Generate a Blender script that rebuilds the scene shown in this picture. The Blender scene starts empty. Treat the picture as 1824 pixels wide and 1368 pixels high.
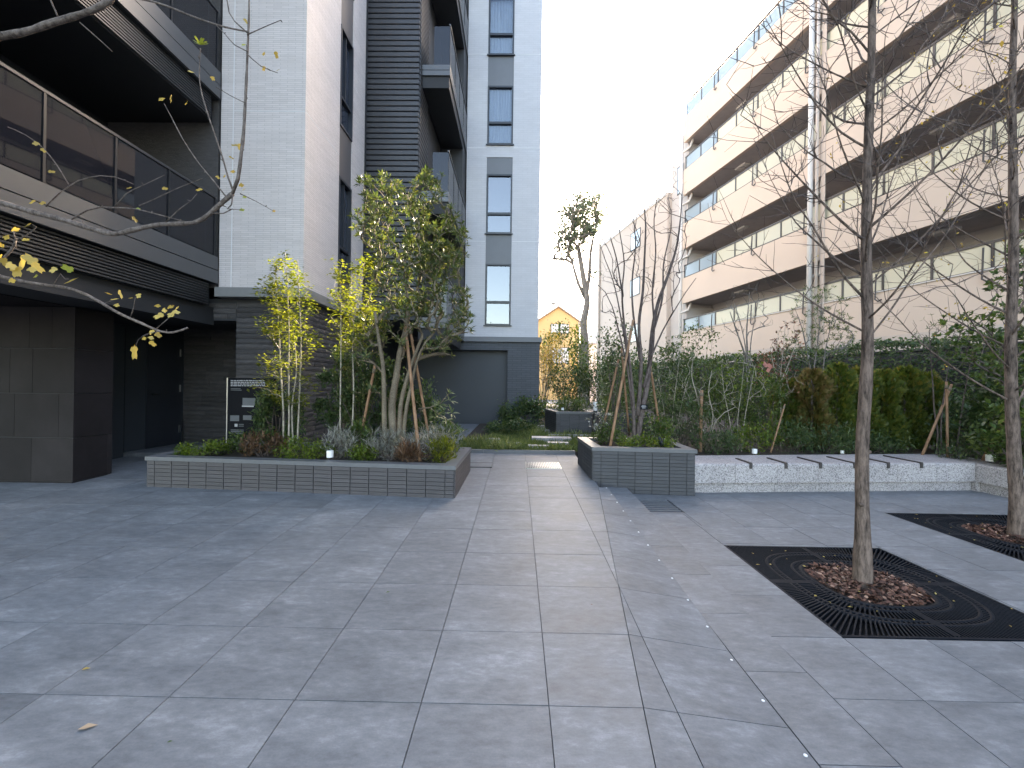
import bpy, math, random
import numpy as np
from mathutils import Vector, Matrix

# ------------------------------------------------------------------ camera
scn = bpy.context.scene
COL = scn.collection
F_PX, CX, CY, EYE = 770.0, 912.0, 684.0, 1.5
ROLL = math.radians(0.75)
XH, YH, ZH = Vector((1, 0, 0)), Vector((0, 1, 0)), Vector((0, 0, 1))
FWD = (YH - 0.013 * XH + 0.0026 * ZH).normalized()
RIGHT0 = FWD.cross(ZH).normalized()
UP0 = RIGHT0.cross(FWD).normalized()
RT = (RIGHT0 * math.cos(ROLL) + UP0 * math.sin(ROLL)).normalized()
UP = (UP0 * math.cos(ROLL) - RIGHT0 * math.sin(ROLL)).normalized()
cam_d = bpy.data.cameras.new("camera")
cam = bpy.data.objects.new("camera", cam_d)
COL.objects.link(cam)
M = Matrix.Identity(4)
for i in range(3):
    M[i][0], M[i][1], M[i][2] = RT[i], UP[i], -FWD[i]
M[2][3] = EYE
cam.matrix_world = M
cam_d.sensor_width = 36.0
cam_d.lens = F_PX / 1824.0 * 36.0
cam_d.clip_start = 0.05
cam_d.clip_end = 3000.0
scn.camera = cam

# ------------------------------------------------------------------ light
SUN_AZ, SUN_EL = math.radians(28.0), math.radians(25.3)
world = bpy.data.worlds.new("World")
scn.world = world
world.use_nodes = True
wn = world.node_tree
bg = wn.nodes["Background"]
sky = wn.nodes.new("ShaderNodeTexSky")
sky.sky_type = 'NISHITA'
sky.sun_disc = False
sky.sun_elevation = SUN_EL
sky.sun_rotation = SUN_AZ
sky.air_density = 1.0
sky.dust_density = 2.0
sky.ozone_density = 1.0
wn.links.new(sky.outputs[0], bg.inputs[0])
bg.inputs[1].default_value = 0.15
sun_d = bpy.data.lights.new("sun", 'SUN')
sun_d.energy = 4.0
sun_d.angle = math.radians(0.5)
sun_d.color = (1.0, 0.93, 0.82)
sun = bpy.data.objects.new("sun", sun_d)
COL.objects.link(sun)
sdir = Vector((math.sin(SUN_AZ) * math.cos(SUN_EL), math.cos(SUN_AZ) * math.cos(SUN_EL), math.sin(SUN_EL)))
sun.rotation_euler = sdir.to_track_quat('Z', 'Y').to_euler()
sun.location = sdir * 60
scn.view_settings.view_transform = 'Standard'
scn.view_settings.look = 'None'
scn.view_settings.exposure = 3.25
scn.view_settings.gamma = 1.0
scn.view_settings.use_white_balance = True
scn.view_settings.white_balance_temperature = 7800
scn.view_settings.white_balance_tint = 12
scn.view_settings.use_curve_mapping = False
scn.render.engine = 'CYCLES'
scn.cycles.max_bounces = 8
scn.cycles.diffuse_bounces = 4
scn.cycles.transparent_max_bounces = 8
scn.cycles.use_denoising = True

# ------------------------------------------------------------------ helpers
def ray(px, py):
    return (FWD + RT * ((px - CX) / F_PX) + UP * ((CY - py) / F_PX))
def at_y(px, py, y):                       # the point at forward distance y seen at this pixel
    d = ray(px, py); t = y / d.y
    return Vector((d.x * t, y, EYE + d.z * t))
def at_z(px, py, z):                       # the point at height z
    d = ray(px, py); t = (z - EYE) / d.z
    return Vector((d.x * t, d.y * t, z))

def wloc(o):
    v = Vector((0, 0, 0))
    while o is not None:
        v += o.location; o = o.parent
    return v
def tag(o, label=None, cat=None, group=None, kind=None):
    if label: o["label"] = label
    if cat: o["category"] = cat
    if group: o["group"] = group
    if kind: o["kind"] = kind
    return o
def thing(name, loc, label, cat, group=None):
    o = bpy.data.objects.new(name, None); COL.objects.link(o)
    o.empty_display_size = 0.2
    o.location = loc
    return tag(o, label, cat, group)
def link_mesh(name, me, parent=None, loc=None, rotz=0.0, rot=None):
    o = bpy.data.objects.new(name, me); COL.objects.link(o)
    if parent is not None: o.parent = parent
    if loc is not None:
        o.location = Vector(loc) - (wloc(parent) if parent is not None else Vector((0, 0, 0)))
    if rotz: o.rotation_euler[2] = rotz
    if rot is not None: o.rotation_euler = rot
    return o

class MB:
    def __init__(s): s.v = []; s.f = []
    def add(s, vs, fs):
        b = len(s.v); s.v += [tuple(v) for v in vs]; s.f += [tuple(i + b for i in f) for f in fs]; return s
    def box(s, x0, x1, y0, y1, z0, z1):
        return s.add([(x0,y0,z0),(x1,y0,z0),(x1,y1,z0),(x0,y1,z0),(x0,y0,z1),(x1,y0,z1),(x1,y1,z1),(x0,y1,z1)],
                     [(3,2,1,0),(4,5,6,7),(0,1,5,4),(1,2,6,5),(2,3,7,6),(3,0,4,7)])
    def prism(s, poly, z0, z1):
        n = len(poly)
        g0 = z0 if callable(z0) else (lambda x, y: z0)
        g1 = z1 if callable(z1) else (lambda x, y: z1)
        vs = [(x, y, g0(x, y)) for x, y in poly] + [(x, y, g1(x, y)) for x, y in poly]
        return s.add(vs, [tuple(range(n))[::-1], tuple(range(n, 2*n))] + [(i, (i+1)%n, n+(i+1)%n, n+i) for i in range(n)])
    def tube(s, pts, rad, n=6, cap=True):
        pts = [Vector(p) for p in pts]
        if not hasattr(rad, '__len__'): rad = [rad] * len(pts)
        b = len(s.v); ref = None
        for i, p in enumerate(pts):
            d = (pts[min(i+1, len(pts)-1)] - pts[max(i-1, 0)])
            if d.length < 1e-7: d = Vector((0, 0, 1))
            d.normalize()
            if ref is None: ref = d.orthogonal().normalized()
            ref = ref - d * ref.dot(d)
            if ref.length < 1e-5: ref = d.orthogonal()
            ref.normalize(); q = d.cross(ref)
            for k in range(n):
                a = 2 * math.pi * k / n
                s.v.append(tuple(p + (ref * math.cos(a) + q * math.sin(a)) * rad[i]))
        for i in range(len(pts) - 1):
            for k in range(n):
                k2 = (k + 1) % n
                s.f.append((b+i*n+k, b+i*n+k2, b+(i+1)*n+k2, b+(i+1)*n+k))
        if cap:
            s.f.append(tuple(b + k for k in range(n))[::-1])
            e = b + (len(pts)-1)*n
            s.f.append(tuple(e + k for k in range(n)))
        return s
    def mesh(s, name, mat, off=Vector((0,0,0)), smooth=False):
        me = bpy.data.meshes.new(name)
        me.from_pydata([(v[0]-off[0], v[1]-off[1], v[2]-off[2]) for v in s.v], [], s.f)
        if mat: me.materials.append(mat)
        if smooth: me.polygons.foreach_set('use_smooth', [True] * len(me.polygons))
        me.update(); return me
    def build(s, name, mat, parent=None, smooth=False, origin=None):
        off = Vector((0, 0, 0)) if origin is None else Vector(origin)
        me = s.mesh(name, mat, wloc(parent) if parent is not None else off, smooth)
        o = bpy.data.objects.new(name, me); COL.objects.link(o)
        if parent is not None: o.parent = parent
        else: o.location = off
        return o
def bx(*a): return MB().box(*a)
def unit_box(sx, sy, sz, mat, name='piece', bev=0.0):
    if bev <= 0: return MB().box(-sx/2, sx/2, -sy/2, sy/2, -sz/2, sz/2).mesh(name, mat)
    m = MB(); b = bev                      # chamfer on the long edges
    prof = [(-sy/2+b,-sz/2),(sy/2-b,-sz/2),(sy/2,-sz/2+b),(sy/2,sz/2-b),(sy/2-b,sz/2),(-sy/2+b,sz/2),(-sy/2,sz/2-b),(-sy/2,-sz/2+b)]
    vs = [(-sx/2,y,z) for y,z in prof] + [(sx/2,y,z) for y,z in prof]
    m.add(vs, [tuple(range(8)), tuple(range(8,16))[::-1]] + [(i+8,(i+1)%8+8,(i+1)%8,i) for i in range(8)])
    return m.mesh(name, mat)

# ------------------------------------------------------------------ materials
def nodes_of(name):
    m = bpy.data.materials.new(name); m.use_nodes = True
    nt = m.node_tree; return m, nt, nt.nodes["Principled BSDF"]
def N(nt, t, **kw):
    n = nt.nodes.new(t)
    for k, v in kw.items(): setattr(n, k, v)
    return n
def pos(nt, scale=(1, 1, 1)):
    g = N(nt, "ShaderNodeNewGeometry"); mp = N(nt, "ShaderNodeMapping")
    nt.links.new(g.outputs["Position"], mp.inputs[0]); mp.inputs["Scale"].default_value = scale
    return mp.outputs[0]
def noise(nt, vec, scale, detail=4.0, rough=0.6):
    n = N(nt, "ShaderNodeTexNoise"); nt.links.new(vec, n.inputs["Vector"])
    n.inputs["Scale"].default_value = scale; n.inputs["Detail"].default_value = detail; n.inputs["Roughness"].default_value = rough
    return n.outputs["Fac"]
def ramp(nt, fac, stops):
    r = N(nt, "ShaderNodeValToRGB"); nt.links.new(fac, r.inputs[0])
    els = r.color_ramp.elements
    while len(els) < len(stops): els.new(0.5)
    for e, (p, c) in zip(els, stops):
        e.position = p; e.color = (c[0], c[1], c[2], 1)
    return r.outputs[0]
def math_n(nt, op, a, b=None):
    n = N(nt, "ShaderNodeMath", operation=op)
    for i, x in enumerate((a, b)):
        if x is None: continue
        if isinstance(x, (int, float)): n.inputs[i].default_value = x
        else: nt.links.new(x, n.inputs[i])
    return n.outputs[0]
def bump(nt, bsdf, h, strength=0.3, dist=0.01):
    b = N(nt, "ShaderNodeBump"); b.inputs["Strength"].default_value = strength; b.inputs["Distance"].default_value = dist
    nt.links.new(h, b.inputs["Height"]); nt.links.new(b.outputs[0], bsdf.inputs["Normal"])
def hsv_value(nt, colour, val):
    h = N(nt, "ShaderNodeHueSaturation"); nt.links.new(colour, h.inputs["Color"]); nt.links.new(val, h.inputs["Value"]); return h.outputs[0]
def plain(name, c, rough=0.6, metal=0.0, spec=0.5, var=0.12, nscale=3.0, bs=0.0, bscale=60.0, obj_var=0.0, stretch=(1,1,1)):
    m, nt, b = nodes_of(name)
    p = pos(nt, stretch)
    f = noise(nt, p, nscale, 6.0, 0.65)
    col = ramp(nt, f, [(0.25, [x*(1-var) for x in c]), (0.75, [min(1, x*(1+var)) for x in c])])
    if obj_var:
        oi = N(nt, "ShaderNodeObjectInfo")
        col = hsv_value(nt, col, math_n(nt, 'MULTIPLY_ADD', oi.outputs["Random"], 2*obj_var))
        col.node.inputs["Value"].links[0].from_node.inputs[2].default_value = 1 - obj_var
    nt.links.new(col, b.inputs["Base Color"])
    b.inputs["Roughness"].default_value = rough; b.inputs["Metallic"].default_value = metal
    b.inputs["Specular IOR Level"].default_value = spec
    if bs: bump(nt, b, noise(nt, p, bscale, 4.0), bs)
    return m

def paving_mat():
    m, nt, b = nodes_of("paving")
    p = pos(nt); pst = pos(nt, (1.0, 2.2, 1.0))
    oi = N(nt, "ShaderNodeObjectInfo")
    off = N(nt, "ShaderNodeVectorMath", operation='ADD')
    sc = N(nt, "ShaderNodeVectorMath", operation='SCALE'); sc.inputs["Scale"].default_value = 1.0
    cx = N(nt, "ShaderNodeCombineXYZ")
    nt.links.new(math_n(nt, 'MULTIPLY', oi.outputs["Random"], 37.0), cx.inputs[0]); nt.links.new(math_n(nt, 'MULTIPLY', oi.outputs["Random"], 91.0), cx.inputs[1])
    nt.links.new(pst, off.inputs[0]); nt.links.new(cx.outputs[0], off.inputs[1])
    v = off.outputs[0]
    f1 = noise(nt, v, 2.1, 8.0, 0.68); f2 = noise(nt, v, 11.0, 8.0, 0.75); f3 = noise(nt, p, 140.0, 2.0)
    s = math_n(nt, 'ADD', math_n(nt, 'MULTIPLY', f1, 0.48), math_n(nt, 'MULTIPLY', f2, 0.44))
    s = math_n(nt, 'ADD', s, math_n(nt, 'MULTIPLY', f3, 0.08))
    col = ramp(nt, s, [(0.36, (0.084,0.091,0.100)), (0.46, (0.122,0.131,0.142)), (0.54, (0.156,0.166,0.178)), (0.64, (0.232,0.244,0.258))])
    val = math_n(nt, 'MULTIPLY_ADD', oi.outputs["Random"], 0.16); val.node.inputs[2].default_value = 0.92
    col = hsv_value(nt, col, val)
    nt.links.new(col, b.inputs["Base Color"])
    r = math_n(nt, 'MULTIPLY_ADD', f1, 0.25); r.node.inputs[2].default_value = 0.45
    nt.links.new(r, b.inputs["Roughness"])
    b.inputs["Specular IOR Level"].default_value = 0.36
    bump(nt, b, math_n(nt, 'ADD', f2, math_n(nt, 'MULTIPLY', f3, 0.4)), 0.12, 0.004)
    return m
def facade_mat(name, c1, c2, mortar, bw=0.145, rh=0.034, bstr=0.5):
    m, nt, b = nodes_of(name)
    g = N(nt, "ShaderNodeNewGeometry"); sp = N(nt, "ShaderNodeSeparateXYZ"); nt.links.new(g.outputs["Position"], sp.inputs[0])
    cb = N(nt, "ShaderNodeCombineXYZ")
    nt.links.new(math_n(nt, 'ADD', sp.outputs[0], sp.outputs[1]), cb.inputs[0]); nt.links.new(sp.outputs[2], cb.inputs[1])
    br = N(nt, "ShaderNodeTexBrick"); nt.links.new(cb.outputs[0], br.inputs["Vector"])
    br.inputs["Scale"].default_value = 1.0; br.inputs["Brick Width"].default_value = bw; br.inputs["Row Height"].default_value = rh
    br.inputs["Mortar Size"].default_value = rh * 0.09; br.inputs["Mortar Smooth"].default_value = 0.3; br.offset = 0.5
    br.inputs["Color1"].default_value = (*c1, 1); br.inputs["Color2"].default_value = (*c2, 1); br.inputs["Mortar"].default_value = (*mortar, 1)
    f = noise(nt, pos(nt, (1, 1, 3)), 1.6, 6.0); f2 = noise(nt, pos(nt, (0.6, 0.6, 6)), 22.0, 4.0)
    v = math_n(nt, 'ADD', math_n(nt, 'MULTIPLY', f, 0.22), math_n(nt, 'MULTIPLY', f2, 0.22)); v = math_n(nt, 'ADD', v, 0.78)
    nt.links.new(hsv_value(nt, br.outputs["Color"], v), b.inputs["Base Color"])
    b.inputs["Roughness"].default_value = 0.62
    h = math_n(nt, 'SUBTRACT', math_n(nt, 'MULTIPLY', f2, 0.5), br.outputs["Fac"])
    bump(nt, b, h, bstr, 0.006)
    return m
def granite_mat(name, k=1.0):
    m, nt, b = nodes_of(name)
    p = pos(nt); vo = N(nt, "ShaderNodeTexVoronoi"); nt.links.new(p, vo.inputs["Vector"]); vo.inputs["Scale"].default_value = 95.0
    sp = N(nt, "ShaderNodeSeparateColor"); nt.links.new(vo.outputs["Color"], sp.inputs[0])
    col = ramp(nt, sp.outputs[0], [(0.0, (0.15*k,0.14*k,0.15*k)), (0.22, (0.36*k,0.33*k,0.34*k)), (0.55, (0.52*k,0.48*k,0.48*k)), (1.0, (0.66*k,0.62*k,0.62*k))])
    f = noise(nt, p, 1.7, 6.0)
    v = math_n(nt, 'MULTIPLY_ADD', f, 0.5); v.node.inputs[2].default_value = 0.72
    nt.links.new(hsv_value(nt, col, v), b.inputs["Base Color"]); b.inputs["Roughness"].default_value = 0.5
    bump(nt, b, noise(nt, p, 160.0, 3.0), 0.15, 0.003)
    return m
def bark_mat(name, c0, c1, scale=9.0, zs=0.25, strength=0.8):
    m, nt, b = nodes_of(name)
    p = pos(nt, (1, 1, zs)); f = noise(nt, p, scale * 4, 8.0, 0.7); g = noise(nt, pos(nt), 5.0, 4.0)
    s = math_n(nt, 'ADD', math_n(nt, 'MULTIPLY', f, 0.75), math_n(nt, 'MULTIPLY', g, 0.25))
    nt.links.new(ramp(nt, s, [(0.40, c0), (0.60, c1)]), b.inputs["Base Color"])
    b.inputs["Roughness"].default_value = 0.85; b.inputs["Specular IOR Level"].default_value = 0.2
    bump(nt, b, s, strength, 0.015); return m
def leaf_mat(name, stops, trans=0.4, rough=0.45, tint=(1.5, 1.5, 0.7)):
    m, nt, b = nodes_of(name)
    a = N(nt, "ShaderNodeAttribute"); a.attribute_name = "rnd"
    col = ramp(nt, a.outputs["Fac"], stops)
    nt.links.new(col, b.inputs["Base Color"]); b.inputs["Roughness"].default_value = rough; b.inputs["Specular IOR Level"].default_value = 0.35
    tr = N(nt, "ShaderNodeBsdfTranslucent"); mx = N(nt, "ShaderNodeMix", data_type='RGBA', blend_type='MULTIPLY')
    mx.inputs["Factor"].default_value = 1.0
    nt.links.new(col, mx.inputs["A"]); mx.inputs["B"].default_value = (*tint, 1)
    nt.links.new(mx.outputs["Result"], tr.inputs[0])
    ms = N(nt, "ShaderNodeMixShader"); ms.inputs[0].default_value = trans
    nt.links.new(b.outputs[0], ms.inputs[1]); nt.links.new(tr.outputs[0], ms.inputs[2])
    nt.links.new(ms.outputs[0], nt.nodes["Material Output"].inputs["Surface"]); return m
def glass_mat(name, c, rough=0.03, alpha=0.5, spec=0.8, ior=1.5, clear=None):
    m, nt, b = nodes_of(name)
    b.inputs["Base Color"].default_value = (*c, 1); b.inputs["Roughness"].default_value = rough; b.inputs["Specular IOR Level"].default_value = spec if ior < 2 else 0.5
    b.inputs["IOR"].default_value = ior
    tr = N(nt, "ShaderNodeBsdfTransparent"); tr.inputs[0].default_value = (*(clear or [min(1, 0.45 + x) for x in c]), 1)
    fr = N(nt, "ShaderNodeFresnel"); fr.inputs[0].default_value = 1.5
    fac = math_n(nt, 'MAXIMUM', fr.outputs[0], alpha)
    ms = N(nt, "ShaderNodeMixShader"); nt.links.new(fac, ms.inputs[0]); nt.links.new(tr.outputs[0], ms.inputs[1]); nt.links.new(b.outputs[0], ms.inputs[2])
    nt.links.new(ms.outputs[0], nt.nodes["Material Output"].inputs["Surface"]); return m

MT = {}
MT['paving'] = paving_mat()
MT['grout'] = plain('grout', (0.055,0.058,0.066), 0.9)
MT['ground'] = plain('ground', (0.11,0.115,0.125), 0.8, nscale=0.7, var=0.2)
MT['facade'] = facade_mat('pale_mosaic_tile', (0.63,0.575,0.555), (0.57,0.52,0.50), (0.38,0.345,0.33), 0.25, 0.034, 0.45)
MT['facade_smooth'] = facade_mat('pale_wall_tile', (0.52,0.515,0.535), (0.495,0.49,0.51), (0.46,0.455,0.475), 0.29, 0.07, 0.12)
MT['joint'] = plain('sealant', (0.66,0.66,0.66), 0.7)
MT['cornice'] = plain('grey_metal_cornice', (0.20,0.20,0.195), 0.45)
MT['darkwall'] = plain('charcoal_wall', (0.030,0.032,0.036), 0.6, var=0.15)
MT['bluewall'] = facade_mat('slate_blue_tile', (0.062,0.070,0.084), (0.052,0.060,0.072), (0.03,0.034,0.04), 0.29, 0.07, 0.3)
MT['niche'] = plain('dark_panel_wall', (0.036,0.043,0.052), 0.55, var=0.06, nscale=0.8)
MT['stone'] = plain('split_stone', (0.062,0.058,0.058), 0.8, var=0.3, nscale=7, bs=0.7, bscale=40, obj_var=0.22, stretch=(1,1,4))
MT['slab'] = plain('dark_cladding_slab', (0.024,0.0205,0.0215), 0.65, 0.0, 0.10, var=0.28, nscale=2.4, bs=0.06, bscale=45, obj_var=0.16)
MT['fascia'] = plain('grey_painted_metal', (0.092,0.094,0.098), 0.38, metal=0.3, var=0.06)
MT['blackmetal'] = plain('black_metal', (0.018,0.019,0.022), 0.4, metal=0.4)
MT['slat'] = plain('dark_louver', (0.052,0.052,0.056), 0.4, metal=0.4, var=0.08)
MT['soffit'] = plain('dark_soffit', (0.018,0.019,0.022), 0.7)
MT['glass_dark'] = glass_mat('smoked_glass', (0.020,0.021,0.028), 0.02, 0.62, 0.6)
MT['glass_win'] = glass_mat('window_glass', (0.05,0.065,0.10), 0.015, 0.55, 1.0, 2.9)
MT['glass_cur'] = glass_mat('curtained_window_glass', (0.05,0.07,0.12), 0.015, 0.24, 1.0, 2.2, (.88,.94,1.0))
MT['curtain'] = plain('white_curtain', (0.86,0.88,0.92), 0.9, var=0.2, nscale=9, stretch=(4,1,0.15))
MT['blind'] = plain('grey_room', (0.16,0.19,0.24), 0.9)
MT['frame'] = plain('black_window_frame', (0.022,0.026,0.034), 0.4)
MT['spandrel'] = plain('grey_spandrel', (0.135,0.142,0.155), 0.5, var=0.06)
MT['spandrel_b'] = plain('brown_grey_spandrel', (0.085,0.08,0.083), 0.5, var=0.06)
MT['planter'] = plain('planter_tile', (0.060,0.055,0.060), 0.62, var=0.18, nscale=9, bs=0.35, bscale=60, obj_var=0.12, stretch=(0.4,0.4,3))
MT['planter_b'] = plain('planter_tile_blue', (0.052,0.053,0.059), 0.6, var=0.16, nscale=9, bs=0.35, bscale=60, obj_var=0.12, stretch=(0.4,0.4,3))
MT['coping'] = plain('coping_stone', (0.105,0.110,0.120), 0.42, var=0.12, nscale=14)
MT['soil'] = plain('soil', (0.035,0.025,0.018), 0.95, var=0.4, nscale=30, bs=0.8, bscale=50)
MT['granite'] = granite_mat('pink_grey_granite', 0.72); MT['granite2'] = granite_mat('step_granite', 0.66)
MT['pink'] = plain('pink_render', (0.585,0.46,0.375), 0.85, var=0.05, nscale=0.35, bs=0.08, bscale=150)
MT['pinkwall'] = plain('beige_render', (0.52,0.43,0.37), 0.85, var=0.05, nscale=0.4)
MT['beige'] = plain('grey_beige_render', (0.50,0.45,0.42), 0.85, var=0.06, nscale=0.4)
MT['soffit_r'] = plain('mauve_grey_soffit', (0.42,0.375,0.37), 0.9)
MT['pane_r'] = glass_mat('frosted_balcony_pane', (0.60,0.545,0.41), 0.25, 0.85, 0.4)
MT['pane_b'] = glass_mat('clear_balcony_pane', (0.42,0.50,0.55), 0.1, 0.6, 0.7)
MT['brown'] = plain('brown_metal', (0.055,0.047,0.045), 0.5, metal=0.2)
MT['white'] = plain('white_paint', (0.62,0.575,0.54), 0.7, var=0.04)
MT['lampwhite'] = plain('white_lamp', (0.80,0.80,0.80), 0.35, var=0.02)
MT['steel'] = plain('stainless_steel', (0.55,0.56,0.58), 0.28, metal=1.0, var=0.1)
MT['iron'] = plain('black_cast_iron', (0.010,0.012,0.016), 0.6, metal=0.0, spec=0.08, var=0.2, nscale=20)
MT['pit'] = plain('pit', (0.006,0.006,0.006), 0.95)
MT['wood'] = bark_mat('stake_wood', (0.19,0.105,0.062), (0.33,0.20,0.125), 8.0, 0.2, 0.3)
MT['bark'] = bark_mat('rough_bark', (0.042,0.031,0.026), (0.205,0.150,0.124), 9.0, 0.22, 1.0)
MT['bark_grey'] = bark_mat('grey_bark', (0.095,0.085,0.078), (0.25,0.23,0.21), 10.0, 0.5, 0.5)
MT['bark_limb'] = bark_mat('limb_bark', (0.062,0.048,0.042), (0.20,0.165,0.145), 11.0, 0.6, 0.8)
MT['bark_tan'] = bark_mat('tan_bark', (0.10,0.080,0.058), (0.25,0.205,0.15), 12.0, 3.0, 0.5)
MT['bark_dark'] = bark_mat('dark_twig', (0.060,0.045,0.042), (0.155,0.125,0.115), 9.0, 0.4, 0.4)
MT['bark_pale'] = bark_mat('pale_stem', (0.22,0.19,0.15), (0.42,0.38,0.32), 9.0, 0.5, 0.3)
MT['mulch'] = leaf_mat('bark_chip', [(0.0,(0.022,0.011,0.008)),(0.5,(0.090,0.036,0.024)),(0.85,(0.17,0.080,0.054)),(1.0,(0.40,0.26,0.19))], 0.0, 0.7)
MT['l_yellowgreen'] = leaf_mat('yellow_green_leaf', [(0.0,(0.070,0.095,0.016)),(0.5,(0.135,0.160,0.024)),(1.0,(0.25,0.24,0.04))], 0.48)
MT['l_lance'] = leaf_mat('olive_lance_leaf', [(0.0,(0.040,0.066,0.024)),(0.55,(0.072,0.100,0.036)),(0.9,(0.120,0.138,0.052)),(1.0,(0.18,0.17,0.07))], 0.3)
MT['l_dark'] = leaf_mat('dark_green_leaf', [(0.0,(0.026,0.054,0.022)),(0.6,(0.056,0.095,0.036)),(1.0,(0.115,0.150,0.056))], 0.3)
MT['l_mid'] = leaf_mat('mid_green_leaf', [(0.0,(0.030,0.060,0.016)),(0.6,(0.060,0.100,0.026)),(1.0,(0.12,0.15,0.040))], 0.35)
MT['l_bright'] = leaf_mat('bright_green_leaf', [(0.0,(0.05,0.09,0.012)),(0.6,(0.10,0.15,0.022)),(1.0,(0.18,0.21,0.04))], 0.4)
MT['l_grey'] = leaf_mat('silver_leaf', [(0.0,(0.12,0.13,0.11)),(0.6,(0.22,0.22,0.20)),(1.0,(0.38,0.36,0.34))], 0.2)
MT['l_brown'] = leaf_mat('dry_brown_leaf', [(0.0,(0.060,0.038,0.024)),(0.6,(0.125,0.072,0.042)),(1.0,(0.21,0.125,0.075))], 0.25, tint=(1.3,1.0,0.7))
MT['l_conifer'] = leaf_mat('conifer_spray', [(0.0,(0.032,0.058,0.014)),(0.5,(0.070,0.105,0.022)),(0.85,(0.125,0.135,0.026)),(1.0,(0.20,0.15,0.035))], 0.36)
MT['l_conifer_brown'] = leaf_mat('browned_conifer_spray', [(0.0,(0.048,0.066,0.018)),(0.5,(0.105,0.092,0.028)),(1.0,(0.17,0.105,0.045))], 0.3)
MT['l_autumn'] = leaf_mat('yellow_autumn_leaf', [(0.0,(0.22,0.17,0.05)),(0.5,(0.45,0.33,0.075)),(0.85,(0.58,0.47,0.16)),(1.0,(0.30,0.36,0.07))], 0.45, tint=(1.3,1.1,0.6))
MT['l_tan'] = leaf_mat('tan_leaf', [(0.0,(0.25,0.17,0.11)),(1.0,(0.42,0.31,0.21))], 0.1, tint=(1,1,1))
MT['ribbon'] = plain('pink_ribbon', (0.42,0.17,0.14), 0.6)
MT['l_red'] = leaf_mat('red_leaf', [(0.0,(0.08,0.045,0.028)),(0.6,(0.16,0.075,0.05)),(1.0,(0.26,0.14,0.09))], 0.35, tint=(1.4,1.0,0.8))
MT['l_grass'] = leaf_mat('grassy_cover', [(0.0,(0.045,0.075,0.026)),(0.5,(0.100,0.135,0.045)),(0.85,(0.19,0.215,0.085)),(1.0,(0.32,0.31,0.16))], 0.35)
MT['l_pine'] = leaf_mat('far_evergreen_leaf', [(0.0,(0.050,0.075,0.048)),(0.6,(0.085,0.115,0.075)),(1.0,(0.13,0.150,0.11))], 0.12)  # leaf colour paled to imitate lens flare over the far tree
MT['ochre'] = plain('ochre_render', (0.55,0.36,0.16), 0.85, var=0.05)
MT['roof'] = plain('roof_brown', (0.30,0.20,0.14), 0.7); MT['roof_grey'] = plain('roof_grey', (0.17,0.18,0.22), 0.7)
MT['sign'] = plain('sign_black', (0.006,0.007,0.010), 0.6, 0.0, 0.15, var=0.02); MT['print'] = plain('sign_print', (0.42,0.42,0.43), 0.7); MT['print_g'] = plain('sign_map', (0.11,0.12,0.13), 0.6)
MT['bollard'] = plain('bollard_black', (0.02,0.021,0.024), 0.4)
# ------------------------------------------------------------------ foliage tools
T_OVAL = (np.array([(0,0,0),(-.27,.42,.07),(.27,.42,.07),(0,1,-.05),(0,.5,-.02)]), [(0,4,1),(4,3,1),(0,2,4),(4,2,3)])
T_LANCE = (np.array([(0,0,0),(-.115,.5,.03),(.115,.5,.03),(0,1,-.12),(0,.5,-.01)]), [(0,4,1),(4,3,1),(0,2,4),(4,2,3)])
T_NARROW = (np.array([(0,0,0),(-.05,.5,.02),(.05,.5,.02),(0,1,-.1)]), [(0,2,1),(1,2,3)])
T_SPRAY = (np.array([(0,0,0),(-.34,.45,.05),(-.12,.5,0),(-.2,.9,.04),(0,.72,0),(.14,1.0,-.04),(.12,.5,0),(.36,.55,.03)]), [(0,2,1),(0,4,2),(2,4,3),(0,6,4),(4,6,5),(0,7,6)])
T_BLADE = (np.array([(-.045,0,0),(.045,0,0),(-.035,.55,.05),(.035,.55,.05),(0,1,-.12)]), [(0,1,3,2),(2,3,4)])
T_CHIP = (np.array([(-.5,-.2,0),(.45,-.3,.05),(.55,.15,.0),(.1,.34,.10),(-.45,.25,.02)]), [(0,1,2,3,4)])
_l = [(0,0),(.07,.10),(.26,.13),(.36,.33),(.22,.46),(.27,.72),(.17,.98),(.06,.86),(0,.90)]
_lv = [(x, y, .10*abs(x)) for x, y in _l] + [(-x, y, .10*abs(x)) for x, y in _l[1:-1]] + [(0,.4,-.02)]
_ring = list(range(0, 9)) + list(range(15, 8, -1))
T_LOBED = (np.array(_lv), [(16, _ring[i], _ring[(i+1) % 16]) for i in range(16)])

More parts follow.
